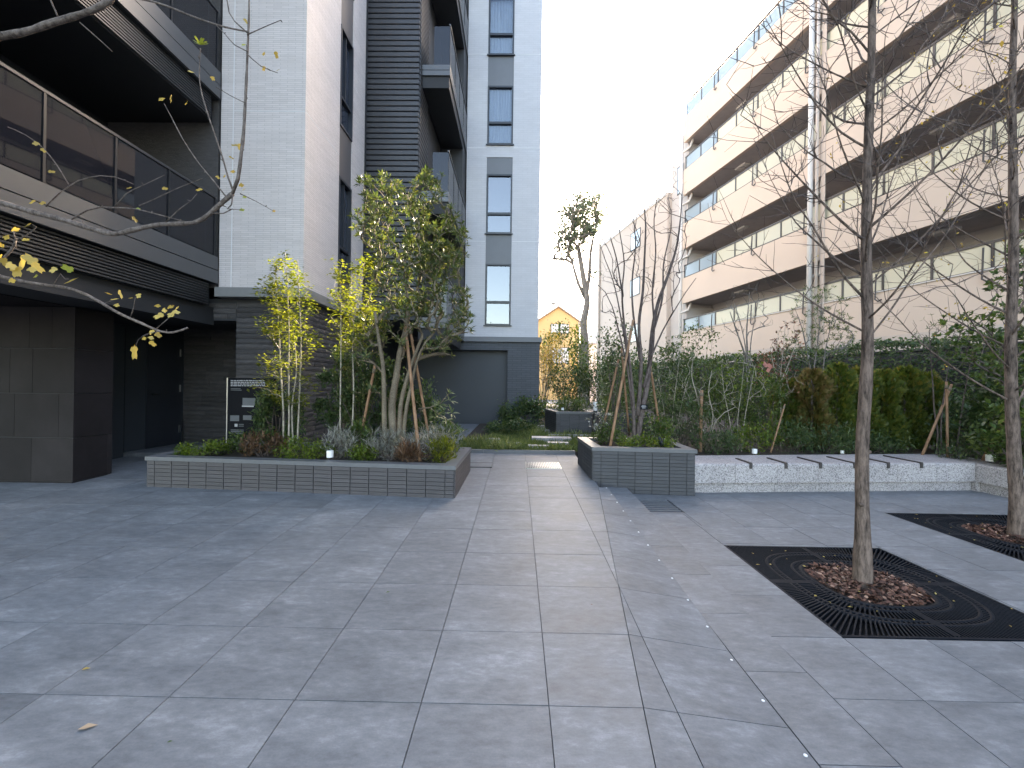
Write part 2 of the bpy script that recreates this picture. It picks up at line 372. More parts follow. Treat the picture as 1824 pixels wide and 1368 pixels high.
class Leaves:
    def __init__(s): s.p = []; s.d = []; s.n = []; s.s = []; s.r = []
    def add(s, p, d, n, size, r):
        s.p.append(tuple(p)); s.d.append(tuple(d)); s.n.append(tuple(n)); s.s.append(size); s.r.append(r)
    def arrays(s, P, D, Nn, S, R):
        s.p += list(map(tuple, P)); s.d += list(map(tuple, D)); s.n += list(map(tuple, Nn)); s.s += list(S); s.r += list(R)
    def build(s, name, mat, tmpl, parent=None, origin=None, kind=None):
        tv, tf = tmpl
        P = np.array(s.p, float).reshape(-1, 3); D = np.array(s.d, float).reshape(-1, 3); Q = np.array(s.n, float).reshape(-1, 3)
        D /= np.linalg.norm(D, axis=1, keepdims=True) + 1e-9
        X = np.cross(D, Q); X /= np.linalg.norm(X, axis=1, keepdims=True) + 1e-9
        Z = np.cross(X, D)
        S = np.array(s.s)[:, None, None]
        V = P[:, None, :] + S * (tv[None, :, 0:1]*X[:, None, :] + tv[None, :, 1:2]*D[:, None, :] + tv[None, :, 2:3]*Z[:, None, :])
        off = np.array(wloc(parent)) if parent is not None else (np.array(origin, float) if origin is not None else np.zeros(3))
        V = (V - off).reshape(-1, 3)
        n, k = len(P), len(tv)
        lens = np.array([len(f) for f in tf]); flat = np.concatenate([np.array(f) for f in tf])
        loops = (np.arange(n)[:, None] * k + flat[None, :]).ravel()
        tot = np.tile(lens, n); start = np.concatenate([[0], np.cumsum(tot)[:-1]])
        me = bpy.data.meshes.new(name)
        me.vertices.add(len(V)); me.vertices.foreach_set('co', V.ravel())
        me.loops.add(len(loops)); me.loops.foreach_set('vertex_index', loops.astype(np.int32))
        me.polygons.add(len(tot)); me.polygons.foreach_set('loop_start', start.astype(np.int32)); me.polygons.foreach_set('loop_total', tot.astype(np.int32))
        me.update(calc_edges=True); me.validate()
        a = me.attributes.new('rnd', 'FLOAT', 'FACE'); a.data.foreach_set('value', np.repeat(np.clip(np.array(s.r), 0, 1), len(tf)).astype(np.float32))
        me.materials.append(mat)
        o = bpy.data.objects.new(name, me); COL.objects.link(o)
        if parent is not None: o.parent = parent
        elif origin is not None: o.location = origin
        if kind: o["kind"] = kind
        return o
def rand_unit(rng, n):
    v = rng.normal(size=(n, 3)); return v / np.linalg.norm(v, axis=1, keepdims=True)

class Skeleton:
    """Trunks are given; tips reach the nearest suitable node; radii follow the number of tips carried."""
    def __init__(s, seed): s.rng = np.random.default_rng(seed); s.P = []; s.par = []; s.chains = []; s.fix = {}
    def trunk(s, pts, r0, r1, step=0.12):
        pts = [Vector(p) for p in pts]; ids = []; tot = sum((pts[i+1]-pts[i]).length for i in range(len(pts)-1)); run = 0
        # Catmull-Rom through the points
        fine = []
        for i in range(len(pts)-1):
            a = pts[max(i-1,0)]; b = pts[i]; c = pts[i+1]; d = pts[min(i+2,len(pts)-1)]
            m = max(1, int((c-b).length / step))
            for k in range(m):
                t = k/m
                fine.append(0.5*((2*b) + (c-a)*t + (2*a-5*b+4*c-d)*t*t + (3*b-a-3*c+d)*t*t*t))
        fine.append(pts[-1])
        for i, p in enumerate(fine):
            s.P.append(np.array(p)); s.par.append(ids[-1] if ids else -1); ids.append(len(s.P)-1)
            s.fix[ids[-1]] = r0 + (r1-r0)*i/max(1, len(fine)-1)
        s.chains.append(('t', ids)); return ids
    def reach(s, tip, zmin=None, down_pen=3.0, wob=0.03, step=0.11, bend=0.35, sag=None, turn=0.6):
        A = np.array(s.P); tip = np.array(tip, float); d = tip - A; dist = np.linalg.norm(d, axis=1) + 1e-6
        cost = dist + down_pen * np.maximum(0, 0.25*dist - d[:, 2])
        if zmin is not None: cost = cost + 5.0 * np.maximum(0, zmin - A[:, 2])
        if len(s.par) > 1 and turn:
            par = np.array(s.par); pdn = A - A[np.maximum(par, 0)]; pdn[par < 0] = (0, 0, 1); pdn = pdn/(np.linalg.norm(pdn, axis=1, keepdims=True)+1e-9)
            cost = cost + turn*dist*(1 - np.sum(pdn*d, axis=1)/dist)
        i = int(np.argmin(cost)); b = A[i]; L = dist[i]
        pi = s.par[i]; pd = (b - A[pi]) if pi >= 0 else np.array([0,0,1.0]); pd = pd / (np.linalg.norm(pd)+1e-9)
        mid = b + pd*L*bend + (tip-b)*0.25
        if sag is not None: mid = b + (tip-b)*0.5 + np.array([0,0,-sag*L])
        n = max(2, int(L/step)); ids = [i]
        for k in range(1, n+1):
            t = k/n; p = (1-t)**2*b + 2*t*(1-t)*mid + t*t*tip
            if k < n: p = p + s.rng.normal(size=3)*wob*min(1, L)
            s.P.append(p); s.par.append(ids[-1]); ids.append(len(s.P)-1)
        s.chains.append(('b', ids)); return ids
    def radii(s, rtip, power=0.5):
        cnt = np.zeros(len(s.P))
        for k, ids in s.chains:
            if k == 'b': cnt[ids[-1]] += 1
        for i in range(len(s.P)-1, -1, -1):
            if s.par[i] >= 0: cnt[s.par[i]] += cnt[i]
        R = rtip * np.maximum(cnt, 1)**power
        for i, r in s.fix.items(): R[i] = r
        return R
    def build(s, root, rtip, tm, bm, power=0.5, rmax=None, trunk_sides=9, bname='twigs'):
        R = s.radii(rtip, power); mt, mb = MB(), MB()
        for k, ids in s.chains:
            pts = [s.P[i] for i in ids]
            if k == 't':
                mt.tube(pts, [R[i] for i in ids], trunk_sides)
            else:
                rr = [R[i] for i in ids]; rr[0] = min(rr[0], rr[1]*1.15)
                if rmax: rr = [min(x, rmax) for x in rr]
                rr[-1] *= 0.6
                mb.tube(pts, rr, 5 if max(rr) > 0.010 else 3, cap=False)
        if mt.v: mt.build('trunk', tm, root, True)
        if mb.v: tag(mb.build(bname, bm, root, True), kind='stuff')

def whorl(L, rng, p, d, n, size, spread=1.0, droop=0.15):
    d = np.array(d)/ (np.linalg.norm(d)+1e-9); ref = np.cross(d, [0.3,0.5,0.8]); ref /= np.linalg.norm(ref)+1e-9; q = np.cross(d, ref)
    a0 = rng.uniform(0, 6.28)
    for k in range(n):
        a = a0 + 2*math.pi*k/n + rng.uniform(-.3,.3); rad = ref*math.cos(a) + q*math.sin(a)
        t = rng.uniform(.35, 1.1)*spread; ld = d*(1.0-0.5*t) + rad*t; ld[2] -= droop*t
        L.add(p - d*rng.uniform(0,.02), ld, d + rng.normal(size=3)*.2, size*rng.uniform(.7,1.15), rng.uniform(0,1))

def shrub(name, base, rx, ry, h, label, mat, tmpl, size, n, group=None, seed=0, z0=0.1, clumps=26, cs=0.22, stem=None, cat='shrub', up=0.4, top_bias=0.0, stem_r=0.006):
    rng = np.random.default_rng(seed); base = Vector(base); o = thing(name, base, label, cat, group)
    C = rand_unit(rng, clumps) * (rng.uniform(0.25, 1, (clumps, 1))**0.5)
    C[:, 2] = (C[:, 2]*0.5 + 0.5); C = C*np.array([rx, ry, h*(1-z0)]) + np.array([0,0,h*z0]) + np.array(base)
    w = rng.integers(0, clumps, n); r = min(rx, ry, h)*cs*2
    G = rng.normal(size=(n,3))*r*0.5; P = C[w] + G
    P[:,2] = np.maximum(P[:,2], base[2]+0.01)
    D = rand_unit(rng, n) + np.array([0,0,up]) + G/(np.linalg.norm(G, axis=1, keepdims=True)+1e-6)*0.6
    Nn = rand_unit(rng, n)*0.6 + np.array([0,0,1.0])
    L = Leaves(); cr = rng.uniform(-.22,.22,clumps)
    L.arrays(P, D, Nn, size*rng.uniform(.6,1.2,n), np.clip(rng.uniform(.05,.9,n)+cr[w], 0, 1))
    L.build('foliage', mat, tmpl, o)
    m = MB()
    for c in C[:min(clumps, 16)]:
        b = Vector(base) + Vector((rng.normal()*rx*.12, rng.normal()*ry*.12, 0)); c = Vector(c)
        mid = b.lerp(c, .5) + Vector((rng.normal()*.03, rng.normal()*.03, 0.06*h))
        m.tube([b, mid, c], [stem_r, stem_r*.8, stem_r*.4], 4, cap=False)
    m.build('stems', stem or MT['bark_dark'], o, True)
    return o
# ------------------------------------------------------------------ ground and paving
def zr(x, y): return 0.033 + 0.022 * y            # the path climbs gently away from the camera
def xd(y): return 0.56 + 0.134 * (y - 1.8)         # fold where the path starts to fall to the plaza
def tt(y): return min(1.0, max(0.0, (y - 2.4) / 3.7))
def z1(x, y):                                      # warped strip between fold and upper step edge
    a = xd(y); k = (x - a) / max(0.05, 1.22 - a)
    return zr(x, y) * (1 - k) + (zr(x, 6.1) * tt(y)) * k if k > 0 else zr(x, y)
def z2(x, y): return 0.083 * tt(y) + 0.001
def zf(x, y): return 0.0
tag(MB().box(-400, 400, -400, 900, -0.60, -0.16).build('ground', MT['ground']), kind='structure')
def clip(poly, a, b, c):                           # keep a*x+b*y<=c
    out = []
    for i in range(len(poly)):
        p, q = poly[i], poly[(i+1) % len(poly)]; fp = a*p[0]+b*p[1]-c; fq = a*q[0]+b*q[1]-c
        if fp <= 0: out.append(p)
        if fp*fq < 0:
            t = fp/(fp-fq); out.append((p[0]+t*(q[0]-p[0]), p[1]+t*(q[1]-p[1])))
    return out
def area(p): return 0.5*sum(p[i][0]*p[(i+1)%len(p)][1]-p[(i+1)%len(p)][0]*p[i][1] for i in range(len(p)))
def shrink(p, g):
    if area(p) < 0: p = p[::-1]
    n = len(p); out = []
    for i in range(n):
        a, b, c = Vector(p[i-1]), Vector(p[i]), Vector(p[(i+1)%n])
        d1 = (b-a).normalized(); d2 = (c-b).normalized(); n1 = Vector((-d1.y, d1.x)); n2 = Vector((-d2.y, d2.x))
        k = 1 + n1.dot(n2)
        out.append(tuple(b + (n1+n2)*(g/max(k, .3))))
    return out
pave_root = tag(MB().build('path_pavement', None), kind='structure'); plaza_root = tag(MB().build('plaza_pavement', None), kind='structure')
prng = random.Random(4)
def slab(poly, z, root, skirt=0.03, gap=0.0022):
    poly = [p for i, p in enumerate(poly) if (Vector(p)-Vector(poly[i-1])).length > 0.02]
    if len(poly) < 3 or abs(area(poly)) < 0.004: return
    q = shrink(poly, gap); dz = prng.uniform(-0.0008, 0.0008)
    c = Vector((sum(p[0] for p in q)/len(q), sum(p[1] for p in q)/len(q), 0)); c.z = z(c.x, c.y)
    m = MB().prism(q, lambda x, y: z(x, y)-skirt+dz, lambda x, y: z(x, y)+dz)
    m.build('paving_slab', MT['paving'], root)
def seen(x, y, m=0.7): return abs(x) < 1.22*max(y, 0)+m and y > 0.9
bed1, bed2 = MB(), MB()
TX, TY = 0.57, 0.547
X0s, Y0s = 0.158, 1.93
for j in range(-3, 13):
    ya, yb = Y0s+TY*j, min(Y0s+TY*(j+1), 8.14)
    if yb - ya < .02: continue
    for i in range(-17, 3):
        xa, xb = X0s+TX*i, X0s+TX*(i+1)
        poly = [(xa,ya),(xb,ya),(xb,yb),(xa,yb)]
        k = 0.134; cst = 0.56-0.134*1.8
        if yb < 6.3: poly = clip(poly, 1.0, -k, cst)
        else: poly = clip(poly, 1.0, 0, 1.10)
        if len(poly) < 3: continue
        cx = sum(p[0] for p in poly)/len(poly); cy = (ya+yb)/2
        hidden = (-4.6 < cx < -0.95 and 5.75 < cy < 7.0) or (cx < -5.9 and 5.75 < cy < 6.1) or cx < -6.9 or (cx < -0.9 and cy > 7.2) or (-5.1<cx<-1 and cy>6.9)
        if seen(cx, cy, 1.7) and cy > .9 and not hidden: slab(poly, zr, pave_root)
    if yb < 6.3:                                  # warped strip above the lower step
        hw = [(xd(ya),ya),(1.22,ya),(1.22,yb),(xd(yb),yb)]
        bed1.prism(hw, -.15, lambda x, y: z1(x, y)-.018)
        if seen(1, ya):
            for q in (clip(hw, 1, 0, .728), clip(hw, -1, 0, -.728)):
                if len(q) > 2: slab(q, z1, pave_root, 0.09)
for j in range(-3, 8):
    ya, yb = 2.31+.565*j, min(2.31+.565*(j+1), 6.1)
    if yb-ya > .05: bed1.prism([(1.222,ya),(1.55,ya),(1.55,yb),(1.222,yb)], -.15, lambda x, y: z2(x, y)-.018)
    if yb-ya > .05 and ya > .8: slab([(1.222,ya),(1.55,ya),(1.55,yb),(1.222,yb)], z2, pave_root, 0.085)
G1 = (1.985, 3.455, 2.655, 4.155); G2 = (4.50, 5.97, 3.85, 5.35)   # tree grates
DR = (1.60, 2.02, 5.19, 5.77)                                        # drain
for j in range(-4, 9):
    ya, yb = 2.64+.52*j-.0, 2.64+.52*(j+1)
    for i in range(-1, 13):
        xa, xb = 1.985+.497*i, 1.985+.497*(i+1)
        if i == -1: xa = 1.551
        pcs = [[(xa,ya),(xb,ya),(xb,yb),(xa,yb)]]
        for g in (G1, G2, DR):
            nxt = []
            for p in pcs:
                if ya >= g[3]-.004 or yb <= g[2]+.004: nxt.append(p); continue
                l = clip(p, 1, 0, g[0]); r = clip(p, -1, 0, -g[1]); mid = clip(clip(p, -1, 0, -g[0]), 1, 0, g[1])
                nxt += [q for q in (l, r) if len(q) > 2 and abs(area(q)) > .003]
                if len(mid) > 2:
                    nxt += [q for q in (clip(mid, 0, 1, g[2]), clip(mid, 0, -1, -g[3])) if len(q) > 2 and abs(area(q)) > .003]
            pcs = nxt
        for p in pcs:
            cx = sum(q[0] for q in p)/len(p); cy = sum(q[1] for q in p)/len(p)
            if seen(cx, cy) and cy < 6.9 and cx < 7.2: slab(p, zf, plaza_root)
# grout beds (and the same paving carried on outside the slabs one sees)
bed1.prism([(-12,-12),(0.3,-12),(xd(0),0),(xd(6.14),6.14),(1.10,6.15),(1.10,8.14),(-12,8.14)], -0.15, lambda x, y: zr(x,y)-0.012)
bed1.prism([(0.3,-12),(1.55,-12),(1.55,.28),(0.33,.28)], -0.15, -0.02)
for r in ((1.551,G1[0],-12,8.2),(G1[1],G2[0],-12,8.2),(G2[1],12,-12,8.2)): bed2.box(r[0],r[1],r[2],DR[2] if r[0]<1.6 else r[3],-0.15,-0.012)
for a, b, c, d in ((G1[0],G1[1],-12,G1[2]),(G1[0],G1[1],G1[3],8.2),(G2[0],G2[1],-12,G2[2]),(G2[0],G2[1],G2[3],8.2)): bed2.box(a,b,c,d,-0.15,-0.012)
for o, m, n in ((pave_root, bed1, 'path_pavement'), (plaza_root, bed2, 'plaza_pavement')):
    o.data = m.mesh(n, MT['grout'])
for y in np.arange(1.48, 6.0, 0.305):              # pale studs along the upper step edge
    m = MB(); z = z1(1.195, y)
    for a, rr in ((0, .013), (.004, .011), (.006, .005)): pass
    m.tube([(1.195,y,z-.002),(1.195,y,z+.003),(1.195,y,z+.005)], [.008,.0075,.004], 8).build('edge_stud', MT['lampwhite'], pave_root)
# steel grating and access hatch in the path
g = thing('floor_grating', (0.43, 7.1, zr(0,7.1)), 'square stainless steel grating set in the path before the garden kerb', 'grating')
m = MB(); z = zr(0,7.1)+.004
for a in ((.145,.155,6.82,7.38),(.705,.715,6.82,7.38)): m.box(a[0],a[1],a[2],a[3],z-.02,z+.004)
for a in ((.155,.705,6.82,6.83),(.155,.705,7.37,7.38)): m.box(a[0],a[1],a[2],a[3],z-.02,z+.004)
m.build('frame', MT['steel'], g)
bx(.155,.705,6.83,7.37,z-.010,z-.007).build('pit', MT['pit'], g)
for k in range(20): bx(.165+k*.0275,.165+k*.0275+.009,6.83,7.37,z-.012,z+.003).build('bar', MT['steel'], g)
for k in range(3): bx(.155,.705,6.94+k*.14,6.95+k*.14,z-.011,z+.001).build('cross_bar', MT['steel'], g)
g = thing('access_hatch', (-.55, 7.1, zr(0,7.1)), 'square paved access hatch with thin steel rim beside the large planter', 'hatch')
z = zr(0,7.0)+.003
m = MB()
for a in ((-.80,-.39,6.86,6.875),(-.80,-.39,7.245,7.26),(-.80,-.785,6.875,7.245),(-.405,-.39,6.875,7.245)): m.box(*a, z-.02, z+.006)
m.build('rim', MT['slat'], g); bx(-.785,-.405,6.875,7.245,z-.02,z+.003).build('lid', MT['paving'], g)
# drain with long slots at the foot of the step
g = thing('drain_cover', (1.81,5.48,0), 'dark slotted drain cover in the plaza at the foot of the step', 'drain')
bx(DR[0],DR[1],DR[2],DR[3],-.1,-.03).build('pit', MT['pit'], g)
m = MB(); m.box(DR[0],DR[0]+.012,DR[2],DR[3],-.03,-.001); m.box(DR[1]-.012,DR[1],DR[2],DR[3],-.03,-.001); m.build('frame', MT['blackmetal'], g)
for k in range(7): bx(DR[0]+.012,DR[1]-.012,DR[2]+.083*k,DR[2]+.083*k+.042,-.03,-.0012).build('bar', MT['coping'], g)

# ------------------------------------------------------------------ tree grates
def grate(G, name_label, seed):
    rng = random.Random(seed); cx, cy = (G[0]+G[1])/2, (G[2]+G[3])/2; h = (G[1]-G[0])/2; hy = (G[3]-G[2])/2
    o = thing('tree_grate', (cx, cy, 0), name_label, 'tree grate', 'cast iron tree grates')
    bx(G[0]+.001,G[1]-.001,G[2]+.001,G[3]-.001,-.14,-.05).build('pit', MT['pit'], o)
    m = MB(); t = .02
    for a in ((G[0]+.002,G[1]-.002,G[2]+.002,G[2]+t),(G[0]+.002,G[1]-.002,G[3]-t,G[3]-.002),(G[0]+.002,G[0]+t,G[2]+t,G[3]-t),(G[1]-t,G[1]-.002,G[2]+t,G[3]-t)): m.box(*a, -.04, -.001)
    m.build('frame', MT['iron'], o)
    def ring(r0, r1, z0=-.035, z1=-.002, n=64):
        m = MB(); vs = []
        for k in range(n):
            a = 2*math.pi*k/n; c, s_ = math.cos(a), math.sin(a); e = (abs(c)**3.0+abs(s_)**3.0)**(-1/3.0)
            for r, z in ((r0,z0),(r1,z0),(r1,z1),(r0,z1)): vs.append((cx+c*r*e, cy+s_*r*e, z))
        fs = []
        for k in range(n):
            b, d = 4*k, 4*((k+1)%n)
            for i in range(4): fs.append((b+i, d+i, d+(i+1)%4, b+(i+1)%4))
        m.add(vs, fs); return m.build('ring', MT['iron'], o, True)
    zones = [(.365,.40),(.435,.455),(.56,.58),(.61,.63),(.735,.755)]
    zones = [(a*.96, b*.96) for a, b in zones]
    for a, b in zones[:4]: ring(a, b)
    def bars(r0, r1, n, w, square=False, phase=0.0):
        m = MB()
        for k in range(n):
            a = 2*math.pi*(k+phase)/n; c, s_ = math.cos(a), math.sin(a); e = (abs(c)**3.0+abs(s_)**3.0)**(-1/3.0)
            ra, rb = r0*e, r1*e
            if square: rb = min(h/max(abs(c),1e-6), hy/max(abs(s_),1e-6)) - .018
            if rb - ra < .02: continue
            px, py = -s_*w/2, c*w/2
            vs = [(cx+c*r+sg*px, cy+s_*r+sg*py, z) for z in (-.03,-.0025) for r, sg in ((ra,-1),(rb,-1),(rb,1),(ra,1))]
            m.add(vs, [(3,2,1,0),(4,5,6,7),(0,1,5,4),(1,2,6,5),(2,3,7,6),(3,0,4,7)])
        tag(m.build('radial_bars', MT['iron'], o), kind='stuff')
    bars(zones[0][1], zones[1][0], 84, .016); bars(zones[1][1], zones[2][0], 132, .0095)
    bars(zones[2][1], zones[3][0], 120, .014); bars(zones[3][1], zones[4][0], 190, .0095, True, .5)
    for k in range(4):                               # wide seams where the four castings meet
        a = k*math.pi/2; c, s_ = math.cos(a), math.sin(a); w = .05
        m = MB(); ra, rb = .39, h-.019
        vs = [(cx+c*r-s_*sg*w/2, cy+s_*r+c*sg*w/2, z) for z in (-.034,-.0018) for r, sg in ((ra,-1),(rb,-1),(rb,1),(ra,1))]
        m.add(vs, [(3,2,1,0),(4,5,6,7),(0,1,5,4),(1,2,6,5),(2,3,7,6),(3,0,4,7)]); m.build('seam_rib', MT['iron'], o)
    nr = np.random.default_rng(seed); n = 1500
    rr = .345*np.sqrt(nr.uniform(0,1,n)); aa = nr.uniform(0,6.283,n); e = (np.abs(np.cos(aa))**3+np.abs(np.sin(aa))**3)**(-1/3)
    P = np.stack([cx+np.cos(aa)*rr*e, cy+np.sin(aa)*rr*e, -.035+nr.uniform(0,.045,n)+.03*(1-rr/.345)], 1)
    D = rand_unit(nr, n)*np.array([1,1,.35]); Q = rand_unit(nr, n)*.55+np.array([0,0,1])
    L = Leaves(); L.arrays(P, D, Q, nr.uniform(.018,.042,n), nr.uniform(0,1,n)**1.2)
    mu = L.build('bark_mulch', MT['mulch'], T_CHIP, origin=(cx,cy,0))
    tag(mu, 'brown bark chips filling the opening of '+('the near' if seed == 1 else 'the far right')+' tree grate', 'mulch', kind='stuff')
    m = MB(); m.tube([(cx,cy,-.14),(cx,cy,-.032)], [.345,.345], 40); m.build('mulch_bed', MT['soil'], o)
grate(G1, 'large black iron tree grate around the near bare tree', 1)
grate(G2, 'black iron tree grate cut by the right picture edge', 2)

# ------------------------------------------------------------------ planters
def side_frames(poly):
    for i in range(len(poly)):
        a, b = Vector(poly[i]), Vector(poly[(i+1)%len(poly)]); d = (b-a); L = d.length; d.normalize(); yield i, a, b, d, Vector((d.y, -d.x)), L
def planter(poly, ztop, zbase, label, mat, sides, group, cap=.05, cw=.13, soil=.05, tile=.2345, row=.0485):
    # poly anticlockwise seen from above, first side faces the camera
    c = sum((Vector(p) for p in poly), Vector((0,0)))/len(poly)
    o = thing('planter', (c.x, c.y, zbase), label, 'planter', group)
    inner = shrink(poly, cw)
    ring = MB()
    for i in range(4):
        ring.prism([poly[i], poly[(i+1)%4], inner[(i+1)%4], inner[i]], zbase-.1, ztop-cap-.001)
    ring.build('wall', MT['blackmetal'], o)
    outer = shrink(poly, -.022); inn = shrink(poly, cw)
    for i in range(4):
        MB().prism([outer[i], outer[(i+1)%4], inn[(i+1)%4], inn[i]], ztop-cap, ztop).build('coping', MT['coping'], o)
    MB().prism(shrink(poly, cw-.01), zbase, ztop-soil).build('soil', MT['soil'], o)
    me = unit_box(tile-.009, .014, row-.0042, mat, 'tile', .001); half = {}
    for i, a, b, d, n, L in side_frames(poly):
        if i not in sides: continue
        ang = math.atan2(d.y, d.x); k = int(L/tile); rest = (L-k*tile)
        zs = []; z = ztop-cap-row/2-.002
        while z > zbase-.06: zs.append(z); z -= row
        xs = [(rest/2 + tile*(q+.5), tile) for q in range(k)]
        if rest > .03: xs = [(rest/4, rest/2)] + xs + [(L-rest/4, rest/2)]
        for s_, w in xs:
            if w < tile*.99:
                key = round(w, 4)
                if key not in half: half[key] = unit_box(w-.006, .014, row-.0042, mat, 'tile', .001)
                mm = half[key]
            else: mm = me
            for z in zs:
                p = a + d*s_ + n*.0055
                ob = link_mesh('tile', mm, o, (p.x, p.y, z)); ob.rotation_euler[2] = ang
    return o
LP = [(-4.69,5.44),(-0.74,5.13),(-0.72,6.62),(-4.72,7.08)]
planter(LP, .535, .12, 'long dark tiled planter on the left crowded with small trees', MT['planter'], (0,1,3), 'dark tiled planters')
RP = [(1.08,6.13),(2.47,6.02),(2.47,7.25),(1.04,7.30)]
planter(RP, .64, .0, 'taller dark tiled planter at the right end of the path beside the granite bench', MT['planter_b'], (0,3), 'dark tiled planters')
P3 = [(.98,10.75),(1.86,10.75),(1.86,12.0),(.78,12.0)]
planter(P3, .86, .27, 'small dark planter box standing in the ground cover beyond the kerb', MT['planter_b'], (0,3), 'dark tiled planters', cw=.08)
P4 = [(2.02,10.9),(3.3,10.9),(3.3,12.2),(2.02,12.2)]
planter(P4, .84, .27, 'dark planter box half hidden behind the right hand planter', MT['planter_b'], (0,), 'dark tiled planters', cw=.08)

# ------------------------------------------------------------------ granite bench
BA, BB = Vector((2.50,6.15)), Vector((6.88,6.58)); bd = (BB-BA).normalized(); bn = Vector((bd.y,-bd.x)); blen = (BB-BA).length
bench = thing('granite_bench', (4.7,6.6,0), 'long pale granite bench with metal dividers in front of the hedge', 'bench')
def back_y(x): return 6.86 + (x-2.5)*(.60/4.4)
def bench_block(pts_front, pts_back, name, z0, z1, ins):
    a, b = pts_front; c, d = pts_back
    m = MB(); r = .03
    up = Vector((0,0,1)); A, B, C, D = [Vector((p[0],p[1],0)) for p in (a,b,c,d)]
    nrm = (B-A).cross(up).normalized()             # outwards from the front
    vs = []
    for P, Q in ((A, D), (B, C)):
        prof = [P+up*z0, P+up*(z1-r), P-nrm*(r*.3)+up*(z1-r*.3), P-nrm*r+up*z1, Q+up*z1, Q+up*z0]
        vs += prof
    m.add(vs, [tuple(range(6)), tuple(range(6,12))[::-1]] + [(i+6,(i+1)%6+6,(i+1)%6,i) for i in range(6)])
    return m.build(name, MT['granite'], bench)
nb = 7
for k in range(nb):
    s0, s1 = blen*k/nb+.0022, blen*(k+1)/nb-.0022
    a, b = BA+bd*s0, BA+bd*s1
    if k == nb-1: b = BB
    bench_block((a, b), ((b.x, back_y(b.x)), (a.x, back_y(a.x))), 'seat_block', .145, .42, 0)
    a2, b2 = a-bn*.05, b-bn*.05
    bx_ = MB().prism([tuple(a2),tuple(b2),(b.x,back_y(b.x)-.1),(a.x,back_y(a.x)-.1)], -.02, .138); bx_.build('plinth_block', MT['granite2'], bench)
wing = [6.56, 5.6, 4.64, 3.7]
for k in range(3):
    y1_, y0_ = wing[k]-.002, wing[k+1]+.002
    bench_block(((6.884,y1_),(6.93,y0_)), ((7.45,y0_),(7.45,y1_+.0)), 'wing_block', .145, .41, 0)
    MB().prism([(6.935,y1_),(7.40,y1_),(7.40,y0_),(6.98,y0_)], -.02, .138).build('plinth_block', MT['granite2'], bench)
MB().prism([(6.886,6.562),(7.45,6.562),(7.45,back_y(7.45)),(6.886,back_y(6.886))], .0, .409).build('corner_block', MT['granite'], bench)
for k in range(6):
    x = 3.35+.53*k; yf = BA.y + (x-BA.x)*(BB.y-BA.y)/(BB.x-BA.x); yb = min(back_y(x)-.12, yf+.40+.05*k)
    m = MB(); m.box(x-.019,x+.019,yf-.012,yb,.421,.436); m.box(x-.019,x+.019,yf-.016,yf-.001,.35,.4205); m.build('seat_divider', MT['brown'], bench)
# planting beds
tag(MB().prism([(2.49,back_y(2.49)+.004),(7.45,back_y(7.45)+.004),(7.45,3.0),(10.5,3.0),(10.0,14),(7.5,26),(2.6,26),(2.6,13),(2.49,13)][::1], -.1, .36).build('planting_bed', MT['soil']), kind='structure')
tag(MB().box(-1.2,2.488,8.222,30,-.1,.25).build('garden_soil', MT['soil']), kind='structure')
tag(MB().box(-7,-1.204,7.3,13.6,-.1,.262).build('side_path', MT['paving']), kind='structure')
m = MB(); kerb = thing('garden_kerb', (-.2,8.18,zr(0,8.15)), 'low dark grey kerb edging the grassy garden at the path end', 'kerb')
for k in range(4): bx(-1.2+.575*k,-1.2+.575*k+.572,8.142,8.22,.1,.275).build('kerb_stone', MT['coping'], kerb)
# stepping stones
srng = random.Random(8)
stones = [(-.55,.10,8.62,8.86),(.22,.62,8.40,8.52),(.62,1.06,8.85,9.02),(.34,1.22,9.62,9.98),(-1.0,-.35,9.25,9.5),(.75,1.8,10.25,10.45),(1.85,2.4,10.3,10.5),(.52,.85,11.3,11.5),(.55,.82,11.8,12.0),(.5,.8,12.5,12.75)]
for i, (a, b, c, d) in enumerate(stones):
    q = [(a+srng.uniform(-.02,.02),c),(b,c+srng.uniform(-.02,.02)),(b+srng.uniform(-.02,.02),d),(a,d)]
    o = MB().prism(q, .2, .335).build('stepping_stone', MT['granite2'], origin=((a+b)/2,(c+d)/2,.25))
    lab = ['small grey stepping stone left of the others, just behind the kerb','tiny stepping stone closest to the kerb in the grass','narrow stepping stone near the right hand planter corner','largest pale stepping stone lying in the ground cover','stepping stone sunk in grass beside the paved strip','long stepping stone at the foot of the small planter box','stepping stone between the two small planter boxes','nearest stone of the short far row left of the small planter','middle stone of the short far row left of the small planter','farthest stone of the short far row left of the small planter'][i]
    tag(o, lab, 'stepping stone', 'stepping stones through the ground cover')
# ------------------------------------------------------------------ dark and pale apartment building on the left
apt = thing('apartment_building', (-4.0, 9.0, 0.2), 'modern apartment building on the left with pale tiled columns and dark balconies', 'building')
TOP = 22.0
